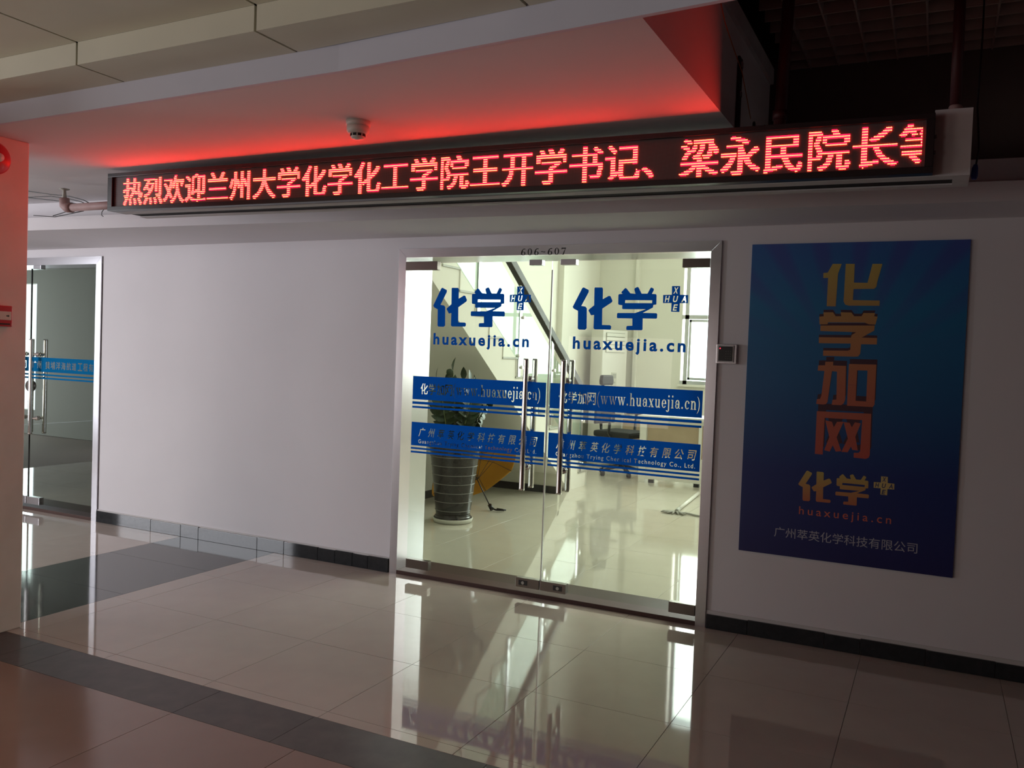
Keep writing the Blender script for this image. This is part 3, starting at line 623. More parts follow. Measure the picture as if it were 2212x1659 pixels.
for k in range(8):
    an = 2*math.pi*k/8; rim = apex-dv*0.22+(aa*math.cos(an)+bb*math.sin(an))*R0
    mid = apex-dv*0.075+(aa*math.cos(an)+bb*math.sin(an))*R0*0.62
    obj('rib', MB().tube([apex-dv*0.01, mid-dv*0.012, rim-dv*0.004], 0.0028, 5), M['black'], um)
    obj('stretcher', MB().tube([apex-dv*0.30, mid-dv*0.014], 0.0025, 5), M['black'], um)

# ------------------------------------------------------------------ office chair
ch = thing('office_chair', (-3.86, 6.15, 0), 'black office chair with headrest by the white desk', 'chair')
cx, cy = -3.86, 6.15
def rot(p, a=-0.5): return (cx+p[0]*math.cos(a)-p[1]*math.sin(a), cy+p[0]*math.sin(a)+p[1]*math.cos(a), p[2])
def rotmb(mb, a=-0.5): mb.v = [rot(p, a) for p in mb.v]; return mb
A = 1.35   # facing the desk on the right
obj('seat', rotmb(MB().box(-0.29, -0.29, 0.53, 0.29, 0.29, 0.62), A), M['mesh'], ch, bevel=0.035)
obj('backrest', rotmb(MB().prism([(-0.25, 0.70), (0.25, 0.70), (0.23, 1.12), (0.17, 1.20), (-0.17, 1.20), (-0.23, 1.12)], 'y', 0.27, 0.31), A), M['mesh'], ch, bevel=0.012)
obj('backrest_frame', rotmb(MB().tube([(0, 0.22, 0.52), (0, 0.34, 0.6), (0, 0.36, 0.8), (0, 0.34, 1.28)], 0.022, 8), A), M['black'], ch)
obj('headrest', rotmb(MB().prism([(-0.14, 1.235), (0.14, 1.235), (0.15, 1.30), (0.13, 1.375), (-0.13, 1.375), (-0.15, 1.30)], 'y', 0.255, 0.315), A), M['mesh'], ch, bevel=0.02)
for s in (-1, 1):
    ar = obj('armrest', rotmb(MB().box(s*0.33-0.04, -0.20, 0.835, s*0.33+0.04, 0.12, 0.865), A), M['black'], ch, bevel=0.01)
    obj('arm_support', rotmb(MB().tube([(s*0.27, 0.0, 0.54), (s*0.34, 0.0, 0.60), (s*0.34, -0.02, 0.84)], 0.02, 8), A), M['black'], ar)
obj('gas_column', rotmb(MB().tube([(0, 0, 0.10), (0, 0, 0.53)], 0.028, 12), A), M['black'], ch)
for k in range(5):
    an = k*2*math.pi/5+0.3; b_ = obj('base_arm', rotmb(MB().tube([(0, 0, 0.13), (0.30*math.cos(an), 0.30*math.sin(an), 0.085)], 0.022, 8, rs=[0.028, 0.016]), A), M['black'], ch)
    px_, py_, _ = rot((0.31*math.cos(an), 0.31*math.sin(an), 0), A)
    obj('caster', MB().lathe([(0.012, -0.028), (0.032, -0.024), (0.034, 0.0), (0.032, 0.024), (0.012, 0.028)], py_, 0.035, 14, px_, 'x'), M['black'], b_)

# ------------------------------------------------------------------ desk
dk = thing('office_desk', (-2.6, 6.0, 0), 'white office desk with pale wood front panel seen through the right door leaf', 'desk')
box('desk_top', (-3.47, 5.66, 0.845, -1.75, 6.35, 0.885), M['wplastic'], dk, bevel=0.004)
box('side_panel', (-3.46, 5.70, 0.0, -3.37, 6.32, 0.845), M['wplastic'], dk, bevel=0.003); box('side_panel', (-1.85, 5.70, 0.0, -1.76, 6.32, 0.845), M['wplastic'], dk, bevel=0.003)
box('modesty_panel', (-3.36, 5.72, 0.36, -2.68, 5.74, 0.79), M['wood'], dk, label='pale wood panel'); box('modesty_panel', (-2.64, 5.72, 0.36, -1.86, 5.74, 0.79), M['wood'], dk, label='pale wood panel')
box('top_rail', (-3.37, 5.705, 0.79, -1.85, 5.745, 0.845), M['wplastic'], dk); box('mullion', (-2.68, 5.705, 0.30, -2.64, 5.745, 0.79), M['wplastic'], dk)
box('kick_panel', (-3.37, 5.71, 0.045, -1.85, 5.735, 0.355), M['wplastic'], dk)
for x in (-3.32, -2.72): box('foot', (x, 5.70, 0.0, x+0.07, 5.75, 0.044), M['black'], dk)
dk2 = thing('low_cabinet', (-3.75, 7.2, 0), 'wood fronted low cabinet behind the black office chair', 'cabinet')
box('body', (-4.15, 6.95, 0.02, -3.3, 7.4, 0.74), M['wplastic'], dk2, bevel=0.004); box('door', (-4.12, 6.93, 0.06, -3.73, 6.949, 0.72), M['wood'], dk2); box('door', (-3.72, 6.93, 0.06, -3.33, 6.949, 0.72), M['wood'], dk2)

# ------------------------------------------------------------------ floor-standing air conditioner
ac = thing('air_conditioner', (-4.42, 7.15, 0), 'tall cream floor-standing air conditioner by the far office wall', 'air conditioner')
acx, acy = -4.50, 6.98; th = math.radians(62)
def acm(mb):
    mb.v = [(acx+p[0]*math.cos(th)-p[1]*math.sin(th), acy+p[0]*math.sin(th)+p[1]*math.cos(th), p[2]) for p in mb.v]; return mb
obj('body', acm(MB().box(0, 0, 0.0, 0.50, 0.27, 2.04)), M['wplastic'], ac, bevel=0.012)
lo_ = obj('outlet_recess', acm(MB().box(0.06, -0.004, 1.70, 0.44, 0.002, 2.0)), M['gplastic'], ac)
for k in range(5): obj('louvre', acm(MB().box(0.065, -0.016, 1.705+0.059*k, 0.435, -0.004, 1.705+0.059*k+0.050)), M['wplastic'], lo_, bevel=0.002)
dp = obj('control_panel', acm(MB().box(0.20, -0.008, 1.20, 0.30, 0.002, 1.40)), M['saucer'], ac, bevel=0.002)
obj('display', acm(MB().box(0.215, -0.011, 1.31, 0.285, -0.007, 1.38)), M['gplastic'], dp)
obj('button', acm(MB().box(0.235, -0.012, 1.235, 0.265, -0.007, 1.26)), M['gplastic'], dp)
obj('lower_grille', acm(MB().box(0.05, -0.006, 0.15, 0.45, 0.002, 0.95)), M['saucer'], ac)

# ------------------------------------------------------------------ mop on the office floor
mo = thing('mop', (-2.42, 3.8, 0), 'white-handled mop with a grey rag head lying on the office floor', 'mop')
obj('pole', MB().tube([(-2.40, 3.82, 0.024), (-2.50, 5.10, 0.024)], 0.020, 10), M['wplastic'], mo)
obj('clamp', MB().tube([(-2.385, 3.70, 0.022), (-2.40, 3.84, 0.024)], 0.022, 8), M['gplastic'], mo)
for k in range(9):
    a = -2.9+0.26*k; pts_ = [(-2.39, 3.72, 0.02)]+[(-2.39+r*math.cos(a)+0.02*math.sin(7*r+k), 3.72+0.75*r*math.sin(a), 0.016) for r in (0.05, 0.11, 0.17+0.01*(k % 3))]
    obj('rag_strand', MB().tube(pts_, 0.010, 6, rs=[0.012, 0.012, 0.011, 0.006]), M['cloth'], mo)
obj('rag_strand', MB().tube([(-2.37, 3.70, 0.014), (-2.28, 3.69, 0.016), (-2.18, 3.66, 0.012), (-2.08, 3.62, 0.012)], 0.011, 6), M['cloth'], mo)

# ------------------------------------------------------------------ LED sign
SY = -1.516; TILT = (2.354-2.400)/(4.57)
def sz(x, z): return z+(x+4.62)*TILT        # the sign hangs slightly lower at its right end
def sbox(x0, y0, z0, x1, y1, z1):
    return MB().hexa([(x0, y0, sz(x0, z0)), (x1, y0, sz(x1, z0)), (x1, y1, sz(x1, z0)), (x0, y1, sz(x0, z0))], [(x0, y0, sz(x0, z1)), (x1, y0, sz(x1, z1)), (x1, y1, sz(x1, z1)), (x0, y1, sz(x0, z1))])
sg = thing('led_sign', (-2.33, SY, 2.39), 'long black LED message sign with glowing red characters above the doors', 'sign')
ZB, ZT = 2.398, 2.626; XL, XR = -4.622, -0.049
for nm, b in (('top_rail', (XL, SY, ZT-0.023, XR, SY+0.055, ZT)), ('bottom_rail', (XL, SY, ZB, XR, SY+0.055, ZB+0.026)), ('end_rail', (XL, SY, ZB+0.026, XL+0.040, SY+0.055, ZT-0.023)), ('end_rail', (XR-0.031, SY, ZB+0.026, XR, SY+0.055, ZT-0.023))):
    obj(nm, sbox(*b), M['black'], sg, bevel=0.002)
obj('module_face', sbox(XL+0.02, SY+0.016, ZB+0.01, XR-0.02, SY+0.050, ZT-0.01), M['ledback'], sg)
for z in (2.47, 2.53): obj('latch', sbox(XR-0.004, SY+0.002, z, XR+0.007, SY+0.012, z+0.012), M['black'], sg)
LED = {'热':[0,62945280,62945280,62945280,62945280,62945280,2147483632,2147483632,62945520,62945520,62945520,64780512,67107040,536867040,2145644768,2143418608,1942093552,63045628,63172607,63424255,1070563455,534708350,529399870,64,264009968,255621368,505166968,1042168892,1008614462,2082356766,941365276,0],'烈':[0,0,120,1073733752,1073741432,31465080,31465080,62922360,134209144,134209144,260284024,520593016,1065852536,2146377336,2080317048,553524856,8265336,8134264,16253048,66060408,534777848,1065355256,1040189424,96,264009968,255621368,521944188,1042168892,1008614462,2082356766,941365276,0],'欢':[0,30720,28672,61440,61440,2147282944,2147287038,4063230,4063230,809361468,2017451580,2088492604,1048567352,511680024,268148224,267394560,133177088,65019648,65019648,65027968,66076544,133709696,267942848,528251840,507310560,2117726704,4228112632,2013773948,1881112703,2031646,917516,0],'迎':[0,57344,126976,940572668,1042276348,1058938876,261889596,131866172,60563004,1842748,1842748,1842748,2140937788,2140937788,2140937788,127671868,127671868,127671868,127729212,130022972,130023420,134160380,129769208,125836800,125836800,264248832,1072700928,2130575374,2088763390,2015363070,268447744,0],'兰':[0,29361024,65013696,31459200,32509824,16256768,7872256,7880192,1073741820,1073741820,1073741820,0,0,0,0,0,0,268435440,268435440,268435440,0,0,0,0,0,0,0,2147483646,2147483646,0,0,0],'州':[0,0,31518840,31518840,31518840,31518840,31518840,31518840,31518840,534838904,536673912,503119736,1040121720,1040119800,1040119800,2045769720,2045768696,4090491896,869199992,62976120,62976120,62976120,125890680,125890680,260108408,251719800,520155256,1040248952,2080436344,939524216,402653304,0],'大':[0,245760,245760,245760,245760,245760,245760,245760,245760,245760,2147483646,2147483646,2147483646,516096,516096,1044480,1044480,1046528,2062336,1997824,4078592,8142336,8134400,16256896,32509888,65013728,264242160,1065353724,2130706686,2080374846,939524124,0],'学':[0,491744,126337264,130269680,63169504,65135552,1073741820,1073741820,1073741820,1006632988,1006632988,1006632988,1040187292,33554368,7936,32256,129024,258048,245760,2147483646,2147483646,2147483646,245760,245760,245760,245760,245760,245760,16760832,16760832,8323072,0],'化':[0,7340032,7925760,16314368,15790080,32567296,31518780,65073214,130084988,264302840,264303096,532739056,1069610976,2143354816,2143354752,1002503936,62979072,63043584,63434752,63959040,67104768,67039246,64548879,62976030,62976030,62976030,62976030,62978110,62980092,62947324,62914560,0],'工':[0,0,0,0,0,536870908,536870908,536870908,245760,245760,245760,245760,245760,245760,245760,245760,245760,245760,245760,245760,245760,245760,245760,245760,245760,245760,2147483646,2147483646,0,0,0,0],'院':[0,15360,1071660544,1072700928,1072701184,956301310,955252734,972029950,971898910,969801758,1003356190,998506488,1002700792,970981376,970981376,955252736,955252736,956301310,947912702,955315136,955315136,1072755648,1071768512,939647936,939647950,939770831,940032975,941589454,947848190,947782654,943194360,0],'王':[0,0,0,536870904,536870904,536870904,245760,245760,245760,245760,245760,245760,245760,245760,268435440,268435440,268435440,245760,245760,245760,245760,245760,245760,245760,245760,245760,245760,2147483646,2147483646,0,0,0],'开':[0,0,0,1073741820,1073741820,1073741820,7868160,7868160,7868160,7868160,7868160,7868160,7868160,7868160,7868160,2147483646,2147483646,15732480,15732480,15732480,15732480,32509696,31461120,65015552,65015552,130027264,260050688,520097536,2130710272,2080378624,939527936,0],'书':[0,491520,491968,492512,492024,491772,491582,536870878,536870848,492480,492480,492480,492480,492480,492480,2147483646,2147483646,2147483646,491550,491550,491550,491580,491580,491580,491580,499708,495608,495600,491520,491520,491520,0],'记':[0,0,234881024,520617976,260571128,130547704,65011832,31457400,12583032,120,120,2143289464,2143289464,2143289464,63438840,63438840,63438840,63406200,63406080,63406080,63406080,63406080,63406088,67076111,67076110,67076126,66551838,132628542,260308990,117702652,0,0],'、':[0,0,0,0,0,0,0,0,0,0,0,0,0,0,0,0,0,0,0,0,0,939524096,2080374784,2130706432,528482304,264241152,130023424,65011712,31457280,29360128,0,0],'梁':[0,201326592,530579424,266338272,65011680,29152,2082271728,2134700536,524087804,125366780,66707966,133424094,260293598,252150732,505397184,1044324224,1008721664,245760,245760,2147483646,2147483646,2147483646,4192256,8388096,16514816,66310080,266586096,1065599486,4278436094,2080620572,245760,0],'永':[0,7340032,16711680,16769024,1046528,261632,31744,7168,134201344,134201344,245816,254076,254204,254456,2147218416,2147219392,2147221376,15990528,15990272,32767488,31710976,65265408,130273152,260294624,528729072,1057210876,2114175230,2080620606,813678604,8372224,4161536,0],'民':[0,0,0,536870880,536870880,503316960,503316960,503316960,503316960,503316960,536870880,536870880,503562240,503562240,503562240,503562240,503562240,536870908,536870908,536870908,503443456,503377920,503379968,503347224,503348252,505364028,520044348,536747964,1072697336,1065354232,939524192,0],'长':[0,31457280,31457760,31458272,31459296,31461248,31473408,31489536,31587328,31977472,32497664,31948800,31457280,31457280,2147483646,2147483646,31580160,31580160,31518720,31520768,31488000,31489024,31473152,31465216,31461312,31582176,33547256,33546751,66977918,66060316,8388608,0],'等':[0,125844480,125859840,251688960,536870910,536870910,1071902592,2112350080,4176987072,1891877760,245760,268435440,268435440,245760,245760,245760,2147483646,2147483646,1792,1792,1073741820,1073741820,1073741820,31459072,32507648,16254720,8128256,4065024,1965824,65280,65024,0]}
PIT = 0.005413; COLS, ROWS = 828, 32; X0 = -4.502-13*PIT; Z0 = 2.4245
msg = '热烈欢迎兰州大学化学化工学院王开学书记、梁永民院长等'
lit = set()
for i, c_ in enumerate(msg):
    for r in range(32):
        v = LED[c_][r]
        for q in range(32):
            if v >> (31-q) & 1:
                col = 13+32*i+q
                if col < COLS: lit.add((r, col))
on, dim, off = MB(), MB(), MB()
def dot(mb, col, row, hx, hz, y, dx=0.0):
    x = X0+(col+0.5)*PIT; z = sz(x, Z0+(31-row+0.5)*PIT)
    mb.add([(x-hx, y, z), (x, y, z-hz), (x+hx, y, z), (x, y, z+hz)], [(0, 1, 2, 3)])
def bar(mb, col, n, row, hz, y):
    xa = X0+col*PIT+0.0006; xb = X0+(col+n)*PIT-0.0006; z = Z0+(31-row+0.5)*PIT
    mb.add([(xa, y, sz(xa, z)-hz*0.5), (xa+0.001, y, sz(xa, z)-hz), (xb-0.001, y, sz(xb, z)-hz), (xb, y, sz(xb, z)-hz*0.5), (xb, y, sz(xb, z)+hz*0.5), (xb-0.001, y, sz(xb, z)+hz), (xa+0.001, y, sz(xa, z)+hz), (xa, y, sz(xa, z)+hz*0.5)], [tuple(range(8))])
for r in range(ROWS):
    for c_ in range(COLS):
        if (r, c_) in lit: dot(on if r % 2 == 0 else dim, c_, r, PIT*0.47, PIT*0.40, SY+0.0125)
        else: dot(off, c_, r, PIT*0.34, PIT*0.34, SY+0.0140)
obj('lit_diodes', on, M['ledon'], sg, fixn=False, kind='stuff'); obj('half_lit_diodes', dim, M['leddim'], sg, fixn=False, kind='stuff'); obj('unlit_diodes', off, M['ledoff'], sg, fixn=False, kind='stuff')

# boxing that carries the sign: white box with a slot in its underside
bx = thing('sign_boxing', (-2.2, SY+0.2, 2.39), 'white boxed beam behind the LED sign with a dark slot underneath', 'boxing')
obj('front_board', sbox(-4.61, SY+0.057, 2.402, -0.9, SY+0.075, 2.638), M['boxw'], bx); obj('front_board', sbox(-0.9, SY+0.057, 2.402, 0.078, SY+0.075, 2.622), M['boxw'], bx); obj('end_cheek', sbox(-0.052, SY+0.0565, 2.402, 0.078, SY+0.077, 2.650), M['boxw'], bx)
obj('bottom_board', sbox(-4.61, SY+0.057, 2.396, 0.078, SY+0.13, 2.402), M['boxw'], bx, label='underside strip')
obj('slot_shade', sbox(-4.61, SY+0.12, 2.404, 0.03, SY+0.245, 2.408), M['blackm'], bx); obj('end_block', sbox(0.02, SY+0.13, 2.396, 0.078, SY+0.29, 2.402), M['boxw'], bx)  # black strip carries the shade of the slot in its colour
obj('back_board', sbox(-4.61, SY+0.235, 2.396, 0.02, SY+0.29, 2.402), M['boxw'], bx)
obj('back_upstand', sbox(-4.61, SY+0.275, 2.402, 0.078, SY+0.29, 2.60), M['boxw'], bx); obj('end_board', sbox(0.064, SY+0.075, 2.402, 0.078, SY+0.275, 2.650), M['boxw'], bx)
obj('top_board', sbox(-0.052, SY+0.075, 2.645, 0.078, SY+0.275, 2.650), M['boxw'], bx)

# fittings over and beside the sign
pr = thing('standpipe', (0.018, -1.35, 2.64), 'dark red pipe rising from the white box end at right', 'pipe')
obj('pipe', MB().tube([(0.018, -1.33, 2.604), (0.012, -1.33, 3.35)], 0.021, 16), M['redpipe'], pr); obj('collar', MB().lathe([(0.024, 2.604), (0.025, 2.645), (0.022, 2.65)], 0.018, -1.33, 16), M['pinkpipe'], pr)
pr2 = thing('drop_pipe', (-0.65, -1.2, 2.66), 'dark red vertical pipe left of the grid ceiling', 'pipe')
obj('pipe', MB().tube([(-0.66, -1.30, 2.612), (-0.64, -1.30, 3.35)], 0.026, 16), M['redpipe'], pr2); obj('collar', MB().lathe([(0.031, 2.66), (0.031, 2.70)], -0.66, -1.30, 16), M['redpipe'], pr2)
hb = thing('hanger_bracket', (-0.85, -1.2, 2.62), 'black flat steel hanger bracket bolted to the ceiling end face', 'bracket')
box('strap', (-0.862, -1.255, 2.60, -0.852, -1.19, 2.975), M['blackm'], hb); box('bolt', (-0.852, -1.235, 2.93, -0.845, -1.21, 2.955), M['steel'], hb); box('bolt', (-0.852, -1.235, 2.80, -0.845, -1.21, 2.825), M['steel'], hb)
cc = []
for k in range(40):
    a = k*0.36; cc.append((-0.80+0.004*k/2, -1.20+0.004*k+0.055*math.cos(a), 2.655+0.035*math.sin(a)))
obj('cable_coil', MB().tube(cc, 0.006, 6), M['black'], label='coil of black cable on top of the LED sign beside the bracket', cat='cable')
obj('hanging_wire', MB().tube([(-0.845, -1.75, 3.08), (-0.84, -1.62, 2.99), (-0.83, -1.50, 2.93), (-0.82, -1.35, 2.87), (-0.80, -1.22, 2.70)], 0.0022, 5), M['tan'], label='thin orange wire hanging down the end of the dropped ceiling', cat='wire')
pc = thing('plug_cord', (0.10, -1.3, 2.36), 'black cord with a blue plug hanging right of the white box', 'cord')
obj('cord', MB().tube([(0.10, -1.20, 3.3), (0.102, -1.21, 2.95), (0.096, -1.25, 2.66), (0.104, -1.28, 2.55), (0.108, -1.29, 2.48), (0.100, -1.30, 2.41)], 0.004, 6), M['black'], pc)
obj('plug', MB().tube([(0.100, -1.30, 2.42), (0.098, -1.30, 2.405), (0.097, -1.30, 2.375), (0.097, -1.30, 2.362)], 0.011, 10, rs=[0.007, 0.012, 0.013, 0.009]), M['bluep'], pc)
# sprinkler branch at the left end of the sign
sp = thing('sprinkler_pipe', (-5.1, -1.3, 2.48), 'dusty pink sprinkler pipe with upright head left of the LED sign', 'pipe')
obj('pipe', MB().tube([(-5.27, -1.30, 2.481), (-4.60, -1.30, 2.481)], 0.026, 14), M['pinkpipe'], sp)
el = obj('elbow', MB().tube([(-5.24, -1.30, 2.481), (-5.285, -1.30, 2.483), (-5.312, -1.30, 2.50), (-5.318, -1.30, 2.545)], 0.033, 14), M['pinkpipe'], sp)
obj('sprinkler_head', MB().lathe([(0.018, 2.54), (0.014, 2.56), (0.010, 2.60), (0.03, 2.605), (0.034, 2.61), (0.012, 2.614)], -5.318, -1.30, 14), M['gplastic'], sp)
for path, lab in (([(-6.6, -1.2, 2.652), (-6.058, -1.2, 2.650), (-5.839, -1.2, 2.640), (-5.598, -1.2, 2.606), (-5.403, -1.2, 2.583), (-5.26, -1.2, 2.551), (-5.176, -1.2, 2.519), (-5.12, -1.2, 2.507)], 'highest thin black cable sagging from the pillar to the sprinkler head'),
                  ([(-6.6, -1.2, 2.622), (-6.055, -1.2, 2.615), (-5.838, -1.2, 2.598), (-5.597, -1.2, 2.593), (-5.403, -1.2, 2.564), (-5.283, -1.2, 2.54), (-5.19, -1.2, 2.51)], 'middle thin black cable from the pillar, passing just behind the sprinkler head'),
                  ([(-6.6, -1.19, 2.620), (-6.055, -1.19, 2.612), (-5.838, -1.19, 2.595), (-5.597, -1.19, 2.567), (-5.402, -1.2, 2.542), (-5.307, -1.2, 2.525), (-5.25, -1.2, 2.506)], 'lowest thin black cable from the pillar, ending behind the pink elbow')):
    obj('loose_cable', MB().tube(path, 0.0032, 6), M['black'], label=lab, cat='cable', group='loose black cables left of the LED sign')
for path, lab in (([(-5.36, -1.12, 2.495), (-5.545, -1.12, 2.476), (-5.75, -1.06, 2.478), (-6.1, -0.98, 2.515)], 'longest black cable below the sprinkler pipe, running furthest left'),
                  ([(-5.20, -1.24, 2.50), (-5.30, -1.245, 2.482), (-5.42, -1.25, 2.458), (-5.50, -1.25, 2.445)], 'middle black cable of those drooping below the sprinkler pipe'),
                  ([(-5.14, -1.13, 2.497), (-5.20, -1.10, 2.485), (-5.28, -1.04, 2.475), (-5.34, -0.98, 2.478)], 'short steep black cable below the sprinkler pipe, nearest the LED sign')):
    obj('loose_cable', MB().tube(path, 0.0032, 6), M['black'], label=lab, cat='cable', group='drooping black cables below the sprinkler pipe')

# smoke detector
sd = thing('smoke_detector', (-2.447, -1.905, 2.654), 'white round smoke detector on the red-lit ceiling', 'smoke detector')
obj('base', MB().lathe([(0.056, 2.654), (0.056, 2.632), (0.050, 2.630)], -2.447, -1.905, 32), M['wplastic'], sd)
obj('body', MB().lathe([(0.052, 2.630), (0.052, 2.606), (0.044, 2.598), (0.036, 2.596)], -2.447, -1.905, 32), M['wplastic'], sd)
obj('chamber', MB().lathe([(0.034, 2.598), (0.033, 2.582), (0.028, 2.574), (0.0, 2.570)], -2.447, -1.905, 28), M['wplastic'], sd)
for k in range(9):
    a = 2*math.pi*k/9; c_, s_ = math.cos(a), math.sin(a); w = 0.008
    P = [(-2.447+c_*0.0345-s_*t*w, -1.905+s_*0.0345+c_*t*w) for t in (-1, 1)]; Q = [(-2.447+c_*0.029-s_*t*w, -1.905+s_*0.029+c_*t*w) for t in (1, -1)]
    obj('vent', MB().prism(P+Q, 'z', 2.584, 2.595), M['blackm'], sd)

# ------------------------------------------------------------------ fire alarm parts on the pillar
cp = thing('fire_call_point', (-4.46, -2.28, 1.7), 'red square fire alarm call point on the pink pillar', 'alarm')
box('housing', (-4.464, -2.338, 1.655, -4.432, -2.232, 1.765), M['red'], cp, bevel=0.004)
pl = box('push_plate', (-4.433, -2.330, 1.690, -4.429, -2.240, 1.735), M['wplastic'], cp)
ar = MB().add([(-4.4285, -2.250, 1.7115), (-4.4285, -2.258, 1.719), (-4.4285, -2.258, 1.704)], [(0, 1, 2)]).add([(-4.4285, -2.257, 1.7145), (-4.4285, -2.268, 1.7145), (-4.4285, -2.268, 1.7085), (-4.4285, -2.257, 1.7085)], [(0, 1, 2, 3)])
obj('arrow_mark', ar, M['num'], pl, fixn=False)
box('test_slot', (-4.433, -2.300, 1.665, -4.4305, -2.245, 1.672), M['num'], cp)
bl = thing('alarm_bell', (-4.46, -2.33, 2.53), 'round red fire alarm bell high on the pink pillar', 'alarm')
obj('gong', MB().lathe([(0.030, 0.001), (0.082, 0.006), (0.084, 0.022), (0.070, 0.040), (0.030, 0.052), (0.0, 0.054)], -2.332, 2.530, 32, -4.464, 'x'), M['red'], bl)
obj('dome_lens', MB().lathe([(0.024, 0.050), (0.020, 0.066), (0.0, 0.072)], -2.332, 2.530, 20, -4.464, 'x'), M['wplastic'], bl)

# ------------------------------------------------------------------ card reader
rd = thing('card_reader', (-1.12, 0, 1.65), 'square black keypad card reader in a steel box beside the door', 'card reader')
rb = MB(); rx0, rx1, rz0, rz1 = -1.183, -1.062, 1.597, 1.714
box('housing', (rx0, -0.024, rz0, rx1, -0.0005, rz1), M['steel'], rd, bevel=0.003)
box('bezel', (rx0+0.010, -0.034, rz0+0.010, rx1-0.016, -0.024, rz1-0.006), M['boxw'], rd, bevel=0.002)
fc = box('face', (rx0+0.017, -0.038, rz0+0.017, rx1-0.024, -0.034, rz1-0.014), M['black'], rd)
for i in range(3):
    for j in range(4):
        x = rx1-0.034-0.013*i; z = rz0+0.030+0.0145*j; box('key_dot', (x-0.0012, -0.0388, z-0.0012, x+0.0012, -0.0378, z+0.0012), M['gplastic'], fc)
obj('status_lamp', MB().lathe([(0.0035, -0.038), (0.003, -0.0405), (0.0, -0.041)], rx0+0.025, rz1-0.026, 12, 0, 'y'), M['rledon'], fc)

# ------------------------------------------------------------------ wall poster
def poster_mat():
    m = mat('poster_print', (0.02, 0.08, 0.25), 0.38); nt = m.node_tree; b = nt.nodes['Principled BSDF']; N = nt.nodes.new; Lk = nt.links.new
    g = N('ShaderNodeNewGeometry'); s = N('ShaderNodeSeparateXYZ'); Lk(g.outputs['Position'], s.inputs[0])
    mr = N('ShaderNodeMapRange'); mr.inputs['From Min'].default_value = 0.497; mr.inputs['From Max'].default_value = 2.302; Lk(s.outputs[2], mr.inputs['Value'])
    r = N('ShaderNodeValToRGB'); els = r.color_ramp.elements
    st_ = [(0.0, (0.016, 0.018, 0.115)), (0.28, (0.012, 0.032, 0.17)), (0.55, (0.012, 0.11, 0.28)), (0.80, (0.012, 0.16, 0.36)), (1.0, (0.03, 0.12, 0.38))]
    while len(els) < len(st_): els.new(0.5)
    for e_, (p_, c_) in zip(els, st_): e_.position = p_; e_.color = (*c_, 1)
    Lk(mr.outputs[0], r.inputs['Fac'])
    # sun rays fanning up from behind the title
    dx = N('ShaderNodeMath'); dx.operation = 'SUBTRACT'; dx.inputs[1].default_value = -0.46; Lk(s.outputs[0], dx.inputs[0])
    dz = N('ShaderNodeMath'); dz.operation = 'SUBTRACT'; dz.inputs[1].default_value = 1.55; Lk(s.outputs[2], dz.inputs[0])
    at = N('ShaderNodeMath'); at.operation = 'ARCTAN2'; Lk(dx.outputs[0], at.inputs[0]); Lk(dz.outputs[0], at.inputs[1])
    ml = N('ShaderNodeMath'); ml.operation = 'MULTIPLY'; ml.inputs[1].default_value = 22; Lk(at.outputs[0], ml.inputs[0])
    sn = N('ShaderNodeMath'); sn.operation = 'SINE'; Lk(ml.outputs[0], sn.inputs[0])
    m2 = N('ShaderNodeMapRange'); m2.inputs['From Min'].default_value = 1.7; m2.inputs['From Max'].default_value = 2.2; m2.inputs['To Max'].default_value = 0.5; Lk(s.outputs[2], m2.inputs['Value'])
    m3 = N('ShaderNodeMapRange'); m3.inputs['From Min'].default_value = -0.3; m3.inputs['From Max'].default_value = 0.8; Lk(sn.outputs[0], m3.inputs['Value'])
    pr_ = N('ShaderNodeMath'); pr_.operation = 'MULTIPLY'; Lk(m2.outputs[0], pr_.inputs[0]); Lk(m3.outputs[0], pr_.inputs[1])
    mx = N('ShaderNodeMix'); mx.data_type = 'RGBA'; Lk(pr_.outputs[0], mx.inputs['Factor']); Lk(r.outputs['Color'], mx.inputs['A']); mx.inputs['B'].default_value = (0.06, 0.05, 0.30, 1)
    Lk(mx.outputs['Result'], b.inputs['Base Color']); return m
M['poster'] = poster_mat()
M['title'] = ramp_z('title_gold_to_red', 1.08, 2.19, [(0, (0.46, 0.075, 0.055)), (0.35, (0.46, 0.13, 0.07)), (0.70, (0.46, 0.23, 0.08)), (1.0, (0.48, 0.37, 0.09))])
M['logog'] = ramp_z('logo_gold_to_orange', 0.83, 1.01, [(0, (0.46, 0.13, 0.06)), (0.5, (0.48, 0.25, 0.08)), (1.0, (0.48, 0.38, 0.10))])
M['gold'] = mat('badge_gold', (0.55, 0.42, 0.16), 0.5); M['orangel'] = mat('print_red_orange', (0.60, 0.13, 0.08), 0.5)
M['shade'] = mat('print_maroon', (0.06, 0.02, 0.035), 0.5); M['pale'] = mat('print_pale_grey', (0.42, 0.42, 0.48), 0.5)
po = thing('wall_poster', (-0.44, 0, 0.497), 'tall dark blue advertising board with gold and red characters on the wall', 'poster')
box('board', (-1.002, -0.012, 0.497, 0.130, -0.0005, 2.302), M['poster'], po)
